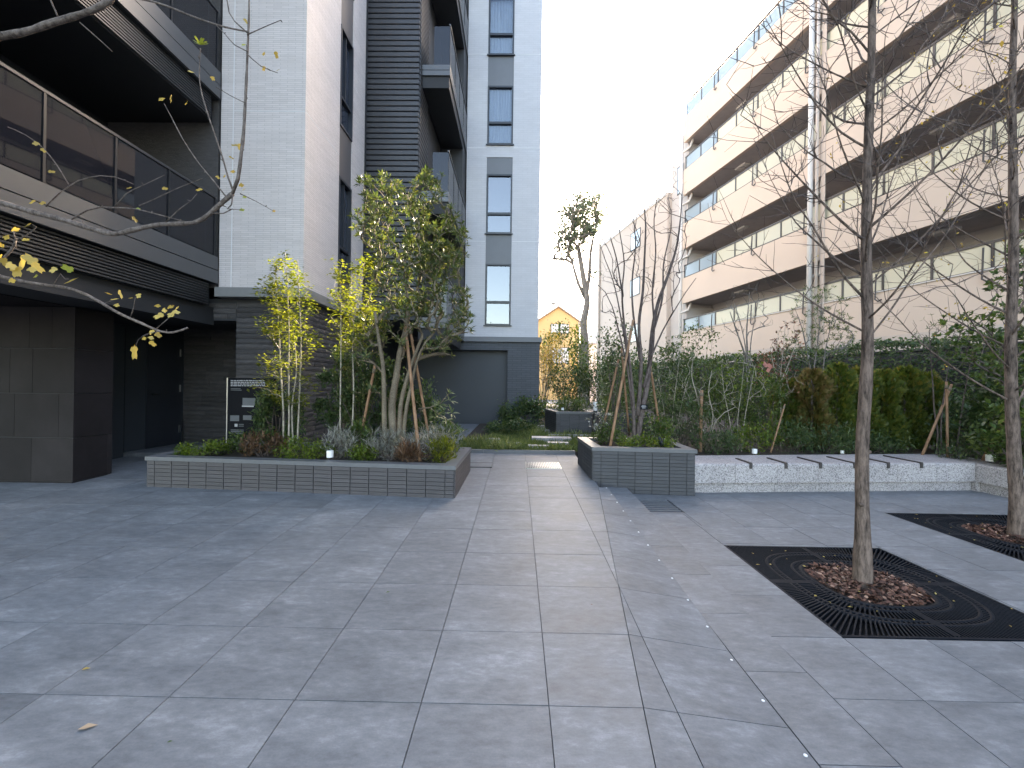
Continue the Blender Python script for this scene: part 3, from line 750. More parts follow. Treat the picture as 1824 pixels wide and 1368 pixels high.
# pale column: front at y 7.16, inner side at x -3.6
CXL, CXR, CYF, CYB = -5.02, -3.60, 7.16, 9.90
WY0, WY1 = 8.53, 9.16
m = MB(); m.box(CXL, CXR, CYF, WY0, 3.06, TOP); m.box(CXL, CXR, WY1, CYB, 3.06, TOP); m.box(CXL, CXR-.14, WY0, WY1, 3.06, TOP)
m.build('column_wall', MT['facade'], apt)
m = MB()
for x in (CXL+.20,): m.box(x, x+.012, CYF-.003, CYF, 3.07, TOP)
m.build('sealant_joint', MT['joint'], apt)
for z in (6.02, 9.05, 12.1):
    bx(CXL+.22, CXR-.01, CYF-.003, CYF, z, z+.012).build('sealant_joint', MT['joint'], apt); bx(CXR, CXR+.003, CYF+.02, WY0-.02, z, z+.012).build('sealant_joint', MT['joint'], apt)
bx(CXL-.0, CXR+.10, CYF-.10, CYB, 2.90, 3.055).build('cornice', MT['cornice'], apt)
def window_x(x, y0, y1, z0, z1, tr):              # window in a wall whose face looks along +x
    m = MB(); t = .045
    m.box(x-.12, x+.012, y0, y0+t, z0, z1); m.box(x-.12, x+.012, y1-t, y1, z0, z1); m.box(x-.12, x+.012, y0+t, y1-t, z0, z0+t); m.box(x-.12, x+.012, y0+t, y1-t, z1-t, z1)
    m.box(x-.11, x-.01, y0+t, y1-t, tr-.025, tr+.025); m.box(x-.11, x-.02, (y0+y1)/2-.02, (y0+y1)/2+.02, tr+.025, z1-t)
    w = m.build('window', MT['frame'], apt)
    bx(x-.075, x-.065, y0+t, y1-t, tr+.025, z1-t).build('pane', MT['glass_win'], w); bx(x-.075, x-.065, y0+t, y1-t, z0+t, tr-.025).build('pane', MT['glass_win'], w)
    bx(x-.135, x-.125, y0+t, y1-t, z0+t, z1-t).build('blind', MT['blind'], w)
for k in range(4):
    z0 = 3.62 + 3.02*k
    window_x(CXR, WY0, WY1, z0, z0+2.0, z0+.62)
    bx(CXR-.13, CXR-.012, WY0, WY1, z0+2.002, z0+3.018).build('spandrel_panel', MT['spandrel_b'], apt)
bx(CXR-.13, CXR-.012, WY0, WY1, 3.06, 3.618).build('spandrel_panel', MT['spandrel_b'], apt)
# stone base below the column and the niche beside the door, laid in rough courses
NX = -4.77
base = bx(NX, CXR-.02, CYF+.10, CYB, -.1, 2.898).build('base_wall', MT['darkwall'], apt)
lint = bx(-7.0, NX-.002, CYF+.10, CYF+.55, 2.53, 2.898).build('lintel_wall', MT['darkwall'], apt)
bx(-7.0, NX-.002, 8.62, 9.2, -.1, 3.0).build('niche_wall', MT['darkwall'], apt)
bx(-7.0, NX-.002, CYF+.552, 8.618, 2.54, 2.9).build('niche_ceiling', MT['soffit'], apt)
bx(NX+.002, NX+.02, CYF+.11, 8.6, -.1, 2.5).build('niche_return', MT['darkwall'], apt)
crng = random.Random(3); cm = {}
def course_piece(L, dep, h):
    key = (round(L, 2), round(dep, 3))
    if key not in cm:
        r = random.Random(hash(key) % 9999); m = MB(); n = 5; vs = []
        for i in range(n+1):
            x = -L/2 + L*i/n; j = r.uniform(.2, 1)*dep
            vs += [(x, 0, -h/2), (x, -j*.55-.004, -h/2+.004), (x, -j-.006, r.uniform(-.012, .012)), (x, -j*.6-.004, h/2-.004), (x, 0, h/2)]
        fs = []
        for i in range(n):
            b = 5*i
            for q in range(4): fs.append((b+q, b+5+q, b+6+q, b+1+q))
        fs += [(0,1,2,3,4), tuple(5*n+q for q in range(5))[::-1]]
        m.add(vs, fs); cm[key] = m.mesh('stone_course', MT['stone'])
    return cm[key]
def courses(p0, d, L, z0, z1, host, h=.088):
    ang = math.atan2(d[1], d[0]); z = z0 + h/2
    while z + h/2 <= z1 + .02:
        s_ = 0.0
        while s_ < L - .03:
            w = round(min(crng.choice((.36,.45,.54,.63)), L-s_), 2)
            if L - s_ - w < .12: w = L - s_
            me = course_piece(w-.003, crng.choice((.010,.016,.022)), h-.006)
            link_mesh('stone_course', me, host, (p0[0]+d[0]*(s_+w/2), p0[1]+d[1]*(s_+w/2), z)).rotation_euler[2] = ang
            s_ += w
        z += h
courses((NX, CYF+.10), (1, 0), CXR-.02-NX, .2, 2.85, base)
courses((CXR-.02, CYF+.10), (0, 1), 2.6, .2, 2.85, base)
courses((-6.2, CYF+.10), (1, 0), NX+6.2-.003, 2.56, 2.86, lint)
courses((-6.72, 8.62), (1, 0), 1.93, .2, 2.85, [o for o in apt.children if o.name.startswith('niche_wall')][0])
# recessed dark middle part with horizontal louvers
mid = MB(); mid.box(-9, -3.62, 9.92, 20, -.1, TOP); mid.box(-3.62, -2.42, 10.12, 20, 3.0, TOP); mid.box(-2.42, -1.75, 13.0, 20, 2.9, TOP)
mid.build('recess_wall', MT['darkwall'], apt)
me1 = unit_box(1.22, .05, .108, MT['slat'], 'louver_slat', .010); me2 = unit_box(.90, .04, .108, MT['slat'], 'louver_slat', .010)
z = 3.2
while z < 13.6:
    link_mesh('louver_slat', me1, apt, (-3.01, 10.09, z)); o = link_mesh('louver_slat', me2, apt, (-2.398, 10.57, z)); o.rotation_euler[2] = math.pi/2
    z += .128
# tower
TX0, TX1, TYF = -1.71, 0.63, 13.70
m = MB(); m.box(TX0, -1.07, TYF, 20, 3.02, TOP); m.box(-.25, TX1, TYF, 20, 3.02, TOP); m.box(-1.07, -.25, TYF+.14, 20, 3.02, TOP)
m.box(-1.07, -.25, TYF, TYF+.14, 3.02, 3.36); m.box(-1.07, -.25, TYF, TYF+.14, 8.73, 9.10); m.box(-1.07, -.25, TYF, TYF+.14, 14.5, 14.9)
m.build('tower_wall', MT['facade_smooth'], apt)
for z in (6.05, 9.02, 12.0):
    for a, b in ((TX0, -1.08), (-.24, TX1)): bx(a+.01, b-.01, TYF-.003, TYF, z, z+.016).build('sealant_joint', MT['joint'], apt)
bx(-3.9, .74, 13.58, 20, 2.86, 3.015).build('tower_cornice', MT['spandrel'], apt)
m = MB(); m.box(-.33, .68, 13.66, 20, -.1, 2.858); m.box(-3.9, -.33, 13.66, 14.1, 2.60, 2.858); m.build('tower_base', MT['bluewall'], apt)
bx(-3.9, -.332, 13.95, 14.05, -.1, 2.598).build('niche_panel', MT['niche'], apt)
def window_y(x0, x1, y, z0, z1, tr, cur):
    m = MB(); t = .05
    m.box(x0, x0+t, y-.012, y+.12, z0, z1); m.box(x1-t, x1, y-.012, y+.12, z0, z1); m.box(x0+t, x1-t, y-.012, y+.12, z0, z0+t); m.box(x0+t, x1-t, y-.012, y+.12, z1-t, z1)
    m.box(x0+t, x1-t, y-.006, y+.11, tr-.035, tr+.035)
    w = m.build('window', MT['frame'], apt)
    bx(x0-.04, x1+.04, y-.05, y-.013, z0-.03, z0+.0).build('sill', MT['frame'], w)
    for a, b in ((tr+.035, z1-t), (z0+t, tr-.035)): bx(x0+t, x1-t, y+.055, y+.062, a, b).build('pane', MT['glass_cur'] if cur else MT['glass_win'], w)
    if cur:
        m = MB(); n = 26; vs = []
        for i in range(n+1):
            x = x0+t+(x1-x0-2*t)*i/n; yy = y+.105+.014*math.sin(i*1.9)+.006*math.sin(i*4.7)
            vs += [(x, yy, z0+t), (x, yy, z1-t)]
        m.add(vs, [(2*i, 2*i+2, 2*i+3, 2*i+1) for i in range(n)]); m.build('curtain', MT['curtain'], w, True)
    else: bx(x0+t, x1-t, y+.125, y+.132, z0+t, z1-t).build('blind', MT['blind'], w)
for z0, z1_, tr, cur in ((3.39, 5.34, 4.13, False), (6.30, 8.19, 6.94, False), (9.13, 11.0, 9.83, True), (11.98, 13.9, 12.65, True), (14.95, 16.8, 15.6, True)):
    window_y(-1.068, -.252, TYF, z0, z1_, tr, cur)
for a, b in ((5.342, 6.298), (8.192, 8.728), (11.002, 11.978), (13.902, 14.498)):
    bx(-1.068, -.252, TYF+.02, TYF+.13, a, b).build('spandrel_panel', MT['spandrel'], apt)
# balconies between louvers and tower, facing the courtyard
for k in range(-1, 5):
    z0 = 5.86 + 3.02*k
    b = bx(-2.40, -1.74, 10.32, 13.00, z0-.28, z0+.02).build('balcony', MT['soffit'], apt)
    bx(-2.40, TX0, 10.28, 10.318, z0, z0+.115).build('fascia', MT['fascia'], b); bx(-2.40, TX0, 10.28, 10.318, z0+.13, z0+.25).build('fascia', MT['fascia'], b)
    bx(-1.738, TX0, 10.32, 13.69, z0, z0+.115).build('fascia', MT['fascia'], b); bx(-1.738, TX0, 10.32, 13.69, z0+.13, z0+.25).build('fascia', MT['fascia'], b)
    bx(-2.1, -1.72, 10.295, 10.303, z0+.26, z0+1.18).build('glass_panel', MT['glass_dark'], b)
    for q in range(4):
        y0 = 10.32+.84*q
        bx(-1.728, -1.720, y0+.02, y0+.82, z0+.26, z0+1.18).build('glass_panel', MT['glass_dark'], b); bx(-1.735, -1.712, y0-.012, y0+.012, z0+.255, z0+1.19).build('post', MT['blackmetal'], b)
    m = MB(); m.box(-1.742, -1.705, 10.28, 13.69, z0+1.192, z0+1.225); m.build('hand_rail', MT['fascia'], b)

# ------------------------------------------------------------------ dark left wing: deep balconies over the entrance
FX = -5.00
bx(-9, -6.95, -6, 8.6, 2.6, TOP).build('wing_wall', MT['darkwall'], apt)
bx(-6.94, -5.06, 7.16, 9.9, 3.06, TOP).build('wing_end_wall', MT['stone'], apt)
posts = [-1.3, -.3, .7, 1.7, 2.65, 3.6, 4.49, 5.30, 6.12, 7.06]
for k in range(3):
    z0 = 3.12 + 3.07*k
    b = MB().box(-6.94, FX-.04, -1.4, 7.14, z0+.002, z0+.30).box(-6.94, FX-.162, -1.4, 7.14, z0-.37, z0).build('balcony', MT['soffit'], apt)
    bx(FX-.038, FX, -1.4, 7.11, z0, z0+.21).build('fascia', MT['fascia'], b); bx(FX-.038, FX-.004, -1.4, 7.11, z0+.225, z0+.44).build('fascia', MT['fascia'], b)
    for q in range(9):
        bx(FX-.10, FX-.078, -1.4, 7.0, z0-.36+.040*q, z0-.36+.040*q+.019).build('louver_slat', MT['slat'], b)
    bx(FX-.16, FX-.131, -1.4, 7.0, z0-.37, z0-.001).build('louver_back', MT['soffit'], b)
    for q in range(len(posts)-1):
        bx(FX-.045, FX-.035, posts[q]+.018, posts[q+1]-.018, z0+.47, z0+1.39).build('glass_panel', MT['glass_dark'], b)
    for y in posts: bx(FX-.06, FX-.022, y-.014, y+.014, z0+.441, z0+1.40).build('post', MT['blackmetal'], b)
    bx(FX-.065, FX-.018, -1.4, 7.08, z0+1.402, z0+1.435).build('hand_rail', MT['slat'], b)
    w = bx(-6.94, -6.90, 1.2, 6.2, z0+.32, z0+2.5).build('sliding_door', MT['frame'], b); bx(-6.899, -6.892, 1.3, 3.7, z0+.4, z0+2.4).build('pane', MT['glass_dark'], w) if False else None
    bx(-6.899, -6.892, 1.3, 6.1, z0+.4, z0+2.4).build('pane', MT['glass_dark'], b)
    if k < 2:
        m = MB(); m.tube([(-6.0, 4.9, z0+2.768), (-6.0, 4.9, z0+2.74)], .08, 16); m.build('ceiling_lamp', MT['blackmetal'], b)
ac = thing('air_conditioner', (-6.35, 6.75, 3.43), 'pale outdoor air conditioner unit standing on the lower dark balcony', 'air conditioner')
bx(-6.75,-5.95,6.55,6.92,3.43,4.55).build('housing', MT['fascia'], ac); m = MB(); m.tube([(-6.2,6.548,4.1),(-6.2,6.53,4.1)], .24, 20); m.build('fan_grille', MT['blackmetal'], ac); bx(-6.72,-5.98,6.546,6.549,3.6,3.62).build('seam', MT['blackmetal'], ac)
# ground floor: soffit, slab clad pillar, door wall
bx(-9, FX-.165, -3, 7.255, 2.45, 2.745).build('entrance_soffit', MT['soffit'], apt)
bx(-9, -5.80, 3.0, 5.50, 2.44, 2.449).build('entrance_soffit_panel', MT['slab'], apt)
PX, PY0, PY1 = -5.75, 5.53, 6.07
pil = bx(-9, PX-.02, PY0+.02, PY1, -.1, 2.44).build('clad_pillar', MT['grout'], apt)
rows = [(.10,.165),(.17,.735),(.74,1.31),(1.315,1.895),(1.90,2.44)]
r5 = random.Random(5)
for i, (a, b) in enumerate(rows):
    x = PX
    if i == 0: bx(-8.9, PX, PY0-.004, PY0+.018, a, b).build('skirting', MT['slab'], pil); bx(PX-.019, PX+.003, PY0+.019, PY1, a, b).build('skirting', MT['slab'], pil); continue
    first = True
    while x > -8.8:
        w = (r5.choice((.2, .3, .55)) if first else r5.choice((.58, .3, .58, .45))); first = False
        bx(x-w+.004, x, PY0-.0, PY0+.018, a+.003, b-.003).build('cladding_slab', MT['slab'], pil); x -= w
    if i == 1:
        bx(PX-.019, PX, PY0+.020, PY1-.07, a+.003, b-.003).build('cladding_slab', MT['slab'], pil); bx(PX-.019, PX, PY1-.067, PY1, a+.003, b-.003).build('cladding_slab', MT['slab'], pil)
    else: bx(PX-.019, PX, PY0+.020, PY1, a+.003, b-.003).build('cladding_slab', MT['slab'], pil)
DX = -6.72
bx(DX-.3, DX, PY1+.002, 8.61, -.1, 2.449).build('door_wall', MT['niche'], apt)
bx(DX-.3, DX-.002, 7.262, 8.612, 2.449, 2.539).build('door_header', MT['niche'], apt)
bx(-9.0, -7.03, 6.08, 8.6, -.1, 2.598).build('inner_wall', MT['darkwall'], apt)
for y in (6.6, 6.95, 7.3): bx(DX, DX+.004, y, y+.012, .2, 2.4).build('panel_joint', MT['blackmetal'], apt)
dr = bx(DX+.001, DX+.03, 7.72, 8.50, .21, 2.35).build('door', MT['frame'], apt)
m = MB(); m.tube([(DX+.03,7.80,1.25),(DX+.08,7.80,1.25),(DX+.08,7.93,1.25)], .011, 8); m.build('handle', MT['blackmetal'], dr)
for z in (.55, 1.35, 2.05): bx(DX+.0305, DX+.045, 8.47, 8.49, z-.07, z+.07).build('hinge', MT['steel'], dr)
bx(DX+.032, DX+.05, 8.56, 8.585, .2, .72).build('corner_guard', MT['steel'], apt)
for x in (-6.95, -6.62):
    m = MB(); m.tube([(x, 5.2, 2.439), (x, 5.2, 2.43)], .035, 14); m.build('downlight', MT['steel'], apt)
# ------------------------------------------------------------------ pink balcony block on the right
pb = thing('balcony_block', (9.5, 14, 0), 'long pink beige five storey block with stacked balconies on the right', 'building')
P0 = Vector((8.5, 22.6, 0)); U = Vector((.201, -.9796, 0)); W = Vector((.9796, .201, 0))   # U towards the camera, W into the block
def fb(t0, t1, w0, w1, z0, z1):
    m = MB(); vs = [P0 + U*t + W*w + Vector((0,0,z)) for z in (z0, z1) for t, w in ((t0,w0),(t0,w1),(t1,w1),(t1,w0))]
    m.add(vs, [(3,2,1,0),(4,5,6,7),(0,1,5,4),(1,2,6,5),(2,3,7,6),(3,0,4,7)]); return m
TL = 36.0; LV = [3.05, 5.85, 8.68, 11.48, 14.24]
fb(.0, TL, 1.75, 12, -.1, 16.0).build('rear_wall', MT['beige'], pb)
npost = int(TL/1.25)
me_post = None
ang = math.atan2(U.y, U.x)
me_post = unit_box(.06, .05, .80, MT['brown'], 'post'); me_pane = unit_box(1.19, .012, .60, MT['pane_r'], 'pane'); me_paneb = unit_box(1.19, .012, .60, MT['pane_b'], 'pane')
for k, s_ in enumerate(LV):
    top = s_ + 1.30
    b = fb(0, TL, 0, .16, s_, top).build('balcony', MT['pink'], pb)
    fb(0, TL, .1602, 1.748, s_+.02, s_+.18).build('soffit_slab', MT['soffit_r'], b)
    fb(0, TL, -.03, .19, top+.001, top+.03).build('parapet_cap', MT['white'] if k == 0 else MT['pinkwall'], b) if k == 0 else None
    hh = .74 if k == 4 else .66
    fb(0.05, TL, .05, .11, top+hh-.03, top+hh+.03).build('top_rail', MT['brown'], b)
    fb(0.05, TL, .055, .105, top+.03, top+.065).build('bottom_rail', MT['brown'], b)
    fb(0, .16, .1601, 1.748, s_+.18, s_+2.6).build('end_wall', MT['beige'], b) if k < 4 else None
    for q in range(npost+1):
        t = .10 + 1.25*q; p = P0 + U*t + W*.08
        o = link_mesh('post', me_post, b, (p.x, p.y, top+.27)); o.rotation_euler[2] = ang
        if q < npost:
            p = P0 + U*(t+.625) + W*.08
            o = link_mesh('pane', me_paneb if (q < 2 or (k == 4)) else me_pane, b, (p.x, p.y, top+.065+.30)); o.rotation_euler[2] = ang
    for q in range(1, npost, 2):                    # brown spout pipes below every second post
        t = .10+1.25*q+1.13; p = P0+U*t
        m = MB(); m.tube([p-W*.03+Vector((0,0,top+.55)), p-W*.05+Vector((0,0,top-.02)), p-W*.06+Vector((0,0,top-.20)), p+U*.09-W*.07+Vector((0,0,top-.27)), p+U*.2-W*.08+Vector((0,0,top-.24))], .022, 6)
        if q % 4 == 1 or q % 4 == 3: m.build('spout_pipe', MT['brown'], b)
    for t in (3.0, 10.8, 18.5, 26.2):
        fb(t, t+.62, .7, .95, s_-.06, s_+.019).build('soffit_lamp', MT['white'], b)
    if k < 4:
        for t in np.arange(.9, TL-2, 3.85):         # balcony windows and doors in the rear wall
            w = fb(t, t+1.7, 1.70, 1.749, s_+.25, s_+2.3).build('window', MT['brown'], b); 
            fb(t+.07, t+1.63, 1.69, 1.699, s_+.3, s_+2.22).build('window_pane', MT['glass_dark'], b)
for t in (7.78, 15.5, 23.3, 31.0):                  # white down pipes with the party wall behind
    for dt, r in ((0, .085), (.25, .05)):
        p = P0 + U*(t+dt) - W*.10; m = MB(); m.tube([p, p+Vector((0,0,17.2))], r, 10); m.build('down_pipe', MT['white'] if dt == 0 else MT['pinkwall'], pb, True)
    fb(t+.32, t+.48, -.02, -.001, 3.0, 17.0).build('party_fin', MT['pinkwall'], pb)
    for s_ in LV[1:]:
        p = P0 + U*t; m = MB(); m.tube([p-W*.10+Vector((0,0,s_-.55)), p+W*.15+Vector((0,0,s_-.42)), p+W*.35+Vector((0,0,s_-.40)), p+W*.36+Vector((0,0,s_+.01))], .055, 8); m.build('drain_elbow', MT['white'], pb, True)
p = P0 - U*.10 - W*.04; m = MB(); m.tube([p, p+Vector((0,0,14.6))], .085, 10); m.build('down_pipe', MT['white'], pb, True)
for s_ in LV[1:]:
    m = MB(); m.tube([p+Vector((0,0,s_-.5)), p+U*.4+W*.2+Vector((0,0,s_-.38)), p+U*.5+W*.3+Vector((0,0,s_+.0))], .06, 8); m.build('drain_elbow', MT['white'], pb, True)
fb(0, TL, .0, .16, .0, 3.049).build('ground_wall', MT['pinkwall'], pb)
# plain far wing of the same block
fb(-1.5, -.002, .25, 8, -.1, 15.0).build('stair_tower', MT['beige'], pb)
fb(-11.3, -1.502, .0, 10, -.1, 12.35).build('far_wing', MT['pinkwall'], pb)
fb(-11.35, -1.6, -.05, -.001, 12.2, 12.42).build('roof_edge', MT['white'], pb)
for z0, z1_ in ((10.3, 11.5), (7.3, 8.45), (4.35, 5.5)):
    w = fb(-5.95, -4.6, -.02, -.001, z0, z1_).build('window', MT['brown'], pb); fb(-5.87, -4.68, -.026, -.021, z0+.07, z1_-.07).build('pane', MT['pane_b'], w)
w = fb(-.95, -.35, .22, .249, 11.9, 13.4).build('window', MT['brown'], pb); fb(-.89, -.41, .214, .219, 11.97, 13.33).build('pane', MT['pane_b'], w)
p = P0 - U*11.1 - W*.1; m = MB(); m.tube([p, p+Vector((0,0,12.4)), p+U*.3+Vector((0,0,12.7)), p+U*.9+Vector((0,0,12.6))], .1, 8); m.build('down_pipe', MT['white'], pb, True)
p = P0 - U*11.3; fb(-12.2, -11.36, .4, 3, 4.6, 7.4).build('far_annex', MT['beige'], pb)
# dark wall added before the block so gaps in the hedge read dark
bw = thing('hedge_backing_wall', (8.6, 14, 0), 'dark wall added behind the hedge at the foot of the pink block to darken its gaps', 'wall')
fb(-8, TL, -1.0, -.85, -.1, 2.48).build('wall', MT['darkwall'], bw); fb(-8, TL, -1.03, -.82, 2.481, 2.53).build('wall_cap', MT['stone'], bw)

# ------------------------------------------------------------------ far house, sheds
h = thing('ochre_house', (2.2, 51, 0), 'narrow ochre house with a steep gable in the gap between the buildings', 'house')
hx0, hx1, hy = at_y(957, 600, 51).x, at_y(1031, 600, 51).x, 51.0
hc = (hx0+hx1)/2; ez, az = at_y(990, 573, 51).z, at_y(990, 548, 51).z
m = MB(); m.add([(hx0,hy,-.2),(hx1,hy,-.2),(hx1,hy,ez),(hc,hy,az),(hx0,hy,ez),(hx0,hy+9,-.2),(hx1,hy+9,-.2),(hx1,hy+9,ez),(hc,hy+9,az),(hx0,hy+9,ez)], [(0,1,2,3,4),(5,9,8,7,6),(0,4,9,5),(1,6,7,2)]); m.build('wall', MT['ochre'], h)
for sg, xe in ((-1, hx0), (1, hx1)):
    d = Vector((xe-hc, 0, ez-az)).normalized(); a = Vector((hc, hy-.35, az+.02)); e = Vector((xe, hy-.35, ez+.02)) + d*.55; n = Vector((-d.z*1, 0, d.x))*(.16 if sg < 0 else -.16)
    n = Vector((0,0,.20)); vs = [a, e, e+n, a+n]; vs += [v+Vector((0,9.7,0)) for v in vs]
    MB().add(vs, [(0,1,2,3),(7,6,5,4),(0,4,5,1),(1,5,6,2),(2,6,7,3),(3,7,4,0)]).build('roof_slope', MT['roof'], h)
for (xa, xb, ya, yb) in ((981,1014,577,594),(981,1014,619,648)):
    a, b = at_y(xa, yb, 50.95), at_y(xb, ya, 50.95)
    w = bx(a.x, b.x, 50.93, 50.999, a.z, b.z).build('window', MT['frame'], h); c = (a.x+b.x)/2
    for q0, q1 in ((a.x+.08, c-.04), (c+.04, b.x-.08)): bx(q0, q1, 50.915, 50.929, a.z+.08, b.z-.08).build('pane', MT['white'], w)
m = MB(); q = at_y(986, 552, 53); m.tube([(q.x,53,az-.2),(q.x,53,az+.9)], .05, 6); m.box(q.x-.35,q.x+.3,52.9,53.1,az+.7,az+.95); m.build('chimney', MT['slat'], h)
for xe in (hx0, hx1): 
    m = MB(); m.tube([(xe, hy-.06, 0), (xe, hy-.06, ez)], .06, 6); m.build('gutter_pipe', MT['white'], h)
s_ = thing('grey_roof_house', (4.6, 44, 0), 'low grey roofed house half hidden beside the tall far tree', 'house')
a, b = at_y(1046, 612, 44), at_y(1075, 600, 44)
bx(a.x, b.x+2, 44, 50, -.2, a.z).build('wall', MT['beige'], s_); m = MB(); m.add([(a.x-.3,43.7,a.z),(b.x+2.3,43.7,a.z),(b.x+2.3,47,a.z+1.6),(a.x+.6,47,a.z+1.6),(a.x-.3,50,a.z),(b.x+2.3,50,a.z)], [(0,1,2,3),(3,2,5,4),(0,3,4),(1,5,2)]); m.build('roof', MT['roof_grey'], s_)
# ------------------------------------------------------------------ trees
def path_px(pts, y0, y1=None):
    n = len(pts); return [at_y(p[0], p[1], (y0 if y1 is None else y0+(y1-y0)*i/(n-1)) + (p[2] if len(p) > 2 else 0)) for i, p in enumerate(pts)]
# --- the two bare trees standing in the iron grates
def grate_tree(base, h, r0, label, seed, n, first, leaves, spread=.34, rmax=1.5, lean=(0,0)):
    rng = np.random.default_rng(seed); o = thing('bare_tree', base, label, 'tree', 'young bare trees in the grates')
    sk = Skeleton(seed); b = Vector(base)
    lp = lambda z: min(1.0, z/2.4) - .35*max(0.0, z-2.8)/4
    pts = [b+Vector((0,0,-.06)), b+Vector((lean[0]*.1,0,.25))]
    for k in range(1, 9): pts.append(b + Vector((lean[0]*lp(.25+(h-.25)*k/8)+rng.normal()*.012, lean[1]*k/8+rng.normal()*.012, .25+(h-.25)*k/8)))
    sk.trunk(pts, r0, .012); 
    for i in list(sk.fix)[:4]: sk.fix[i] *= 1.0 + .45*(1-i/4)
    for i in list(sk.fix): sk.fix[i] *= rng.uniform(.96, 1.05)
    prim = []; npr = 46; tips = []
    for k in range(npr):                            # long primaries leave the trunk at about 45 degrees and sweep up
        q = (k+.5)/npr; z = first + (h*.93-first)*q**1.05; az = 2.4*k + rng.uniform(-.4,.4); Ln = (1.9-1.15*q)*rng.uniform(.75,1.15)*spread/.34
        dh = Vector((math.cos(az), math.sin(az), 0)); c = b + Vector((lean[0]*lp(z), lean[1]*z/h, z)); pts = [c]; tilt = rng.uniform(.75,.95)
        st = Ln/6
        for s_ in range(6):
            a = tilt - .085*s_; pts.append(pts[-1] + (dh*math.sin(a) + Vector((0,0,1))*math.cos(a))*st + Vector(rng.normal(size=3))*.018)
        ids = sk.trunk(pts, (.0108-.005*q)*rng.uniform(.7,1.15), .0020, .09); prim.append(ids)
    for _ in range(n):
        ids = prim[rng.integers(npr)]; p = Vector(sk.P[ids[int(len(ids)*rng.uniform(.2,1))-1]]); out = Vector((p.x-b.x, p.y-b.y, 0)); out.normalize()
        v = out*rng.uniform(-.1,.8) + Vector(rng.normal(size=3))*.45 + Vector((0,0,rng.uniform(.35,1.1))); v.normalize()
        tips.append(sk.reach(p + v*rng.uniform(.15,.55), first, 2.0, .010, .08, sag=.05, turn=.9))
    sk.build(o, .0019, MT['bark'], MT['bark_dark'], .40, .012, 12)
    L = Leaves()
    for _ in range(leaves):
        ids = tips[rng.integers(len(tips))]; p = sk.P[ids[-1-int(rng.integers(0, 2))]]
        for q in range(int(rng.integers(1, 4))): L.add(p+rng.normal(size=3)*.02, rng.normal(size=3)+np.array([0,0,-.5]), rng.normal(size=3), rng.uniform(.025,.045), rng.uniform(0,1)**1.4)
    L.build('leaves', MT['l_autumn'], T_OVAL, o)
    m = MB()                                        # stubs and scars low on the trunk
    for z in (1.02, .62, 1.35):
        a = rng.uniform(0, 6.28); d = Vector((math.cos(a), math.sin(a), .3)); p = b+Vector((0,0,z))
        m = MB(); m.tube([p+d*r0*.5, p+d*r0*1.2], [.020, .010], 7); m.build('branch_scar', MT['bark'], o, True)
grate_tree((2.70,3.40,-.02), 6.6, .050, 'straight bare tree rising from the near iron grate', 11, 2300, 1.85, 26, .34, 1.6)
grate_tree((5.23,4.57,-.02), 7.4, .058, 'bare tree with a few yellow leaves rising from the right edge grate', 12, 1800, 1.25, 330, .38, 1.8, (-.115,0))

# --- foreground limbs of the yellow leaved tree that stands left of the frame
ft = thing('autumn_tree', (-4.0,2.6,.09), 'autumn tree reaching bare grey limbs with yellow leaves in from the left edge', 'tree')
sk = Skeleton(21); Y0 = 2.6
base = Vector((-4.0,2.6,.05))
tk = sk.trunk([base, base+Vector((.05,0,1.2)), base+Vector((.0,.03,2.4)), base+Vector((.1,0,4.4)), base+Vector((.05,.05,6.0))], .11, .05)
def limb(pts, y0, y1, r0, r1, zt, root=None):
    P = path_px(pts, y0, y1)
    if zt is not None: P = [Vector((-4.0,2.6,zt)), Vector((-4.0,2.6,zt)).lerp(P[0],.55)+Vector((0,0,.05))] + P
    sk.trunk(P, r0*.74, r1*.78, .05)
    for i in sk.chains[-1][1]: sk.fix[i] *= 1 + .09*math.sin(i*2.3) + .05*math.sin(i*5.1)
    return P
limb([(-40,70),(40,58),(95,40),(130,30),(165,18),(195,2),(215,-22),(240,-60)], 2.35, 2.35, .034, .018, 3.35)
limb([(-40,347),(0,360),(60,378),(118,393),(165,408),(202,417),(235,410),(285,400),(345,397),(372,382),(392,364),(414,345)], 2.55, 2.35, .026, .015, 2.3)
limb([(414,345),(424,318),(430,270),(434,235),(438,160),(441,90),(443,40),(444,-30)], 2.35, 2.3, .013, .005, None)
limb([(416,342),(407,318),(393,270),(374,215),(359,165),(355,130),(357,86)], 2.35, 2.4, .007, .003, None)
limb([(404,352),(380,322),(352,288),(325,247),(305,208),(292,184)], 2.35, 2.3, .006, .0025, None)
limb([(215,-8),(262,0),(300,12),(350,32),(400,48),(440,56)], 2.35, 2.3, .009, .005, None)
limb([(440,58),(418,38),(408,22),(402,-20)], 2.3, 2.3, .005, .003, None); limb([(440,62),(478,45),(500,36)], 2.3, 2.25, .004, .002, None)
limb([(441,92),(418,80),(400,60),(385,45)], 2.3, 2.35, .004, .002, None); limb([(439,95),(465,118),(495,130)], 2.3, 2.25, .004, .002, None)
limb([(436,183),(410,170),(385,155)], 2.3, 2.35, .003, .002, None); limb([(428,345),(455,358),(487,376)], 2.33, 2.3, .004, .0015, None)
limb([(415,347),(412,365),(405,372)], 2.33, 2.32, .005, .003, None); limb([(405,372),(432,374)], 2.32, 2.3, .003, .0015, None)
limb([(378,380),(398,380),(414,372)], 2.36, 2.32, .005, .003, None)
limb([(128,391),(155,375),(180,369),(205,370),(240,372),(285,383),(330,395)], 2.45, 2.4, .006, .003, None)
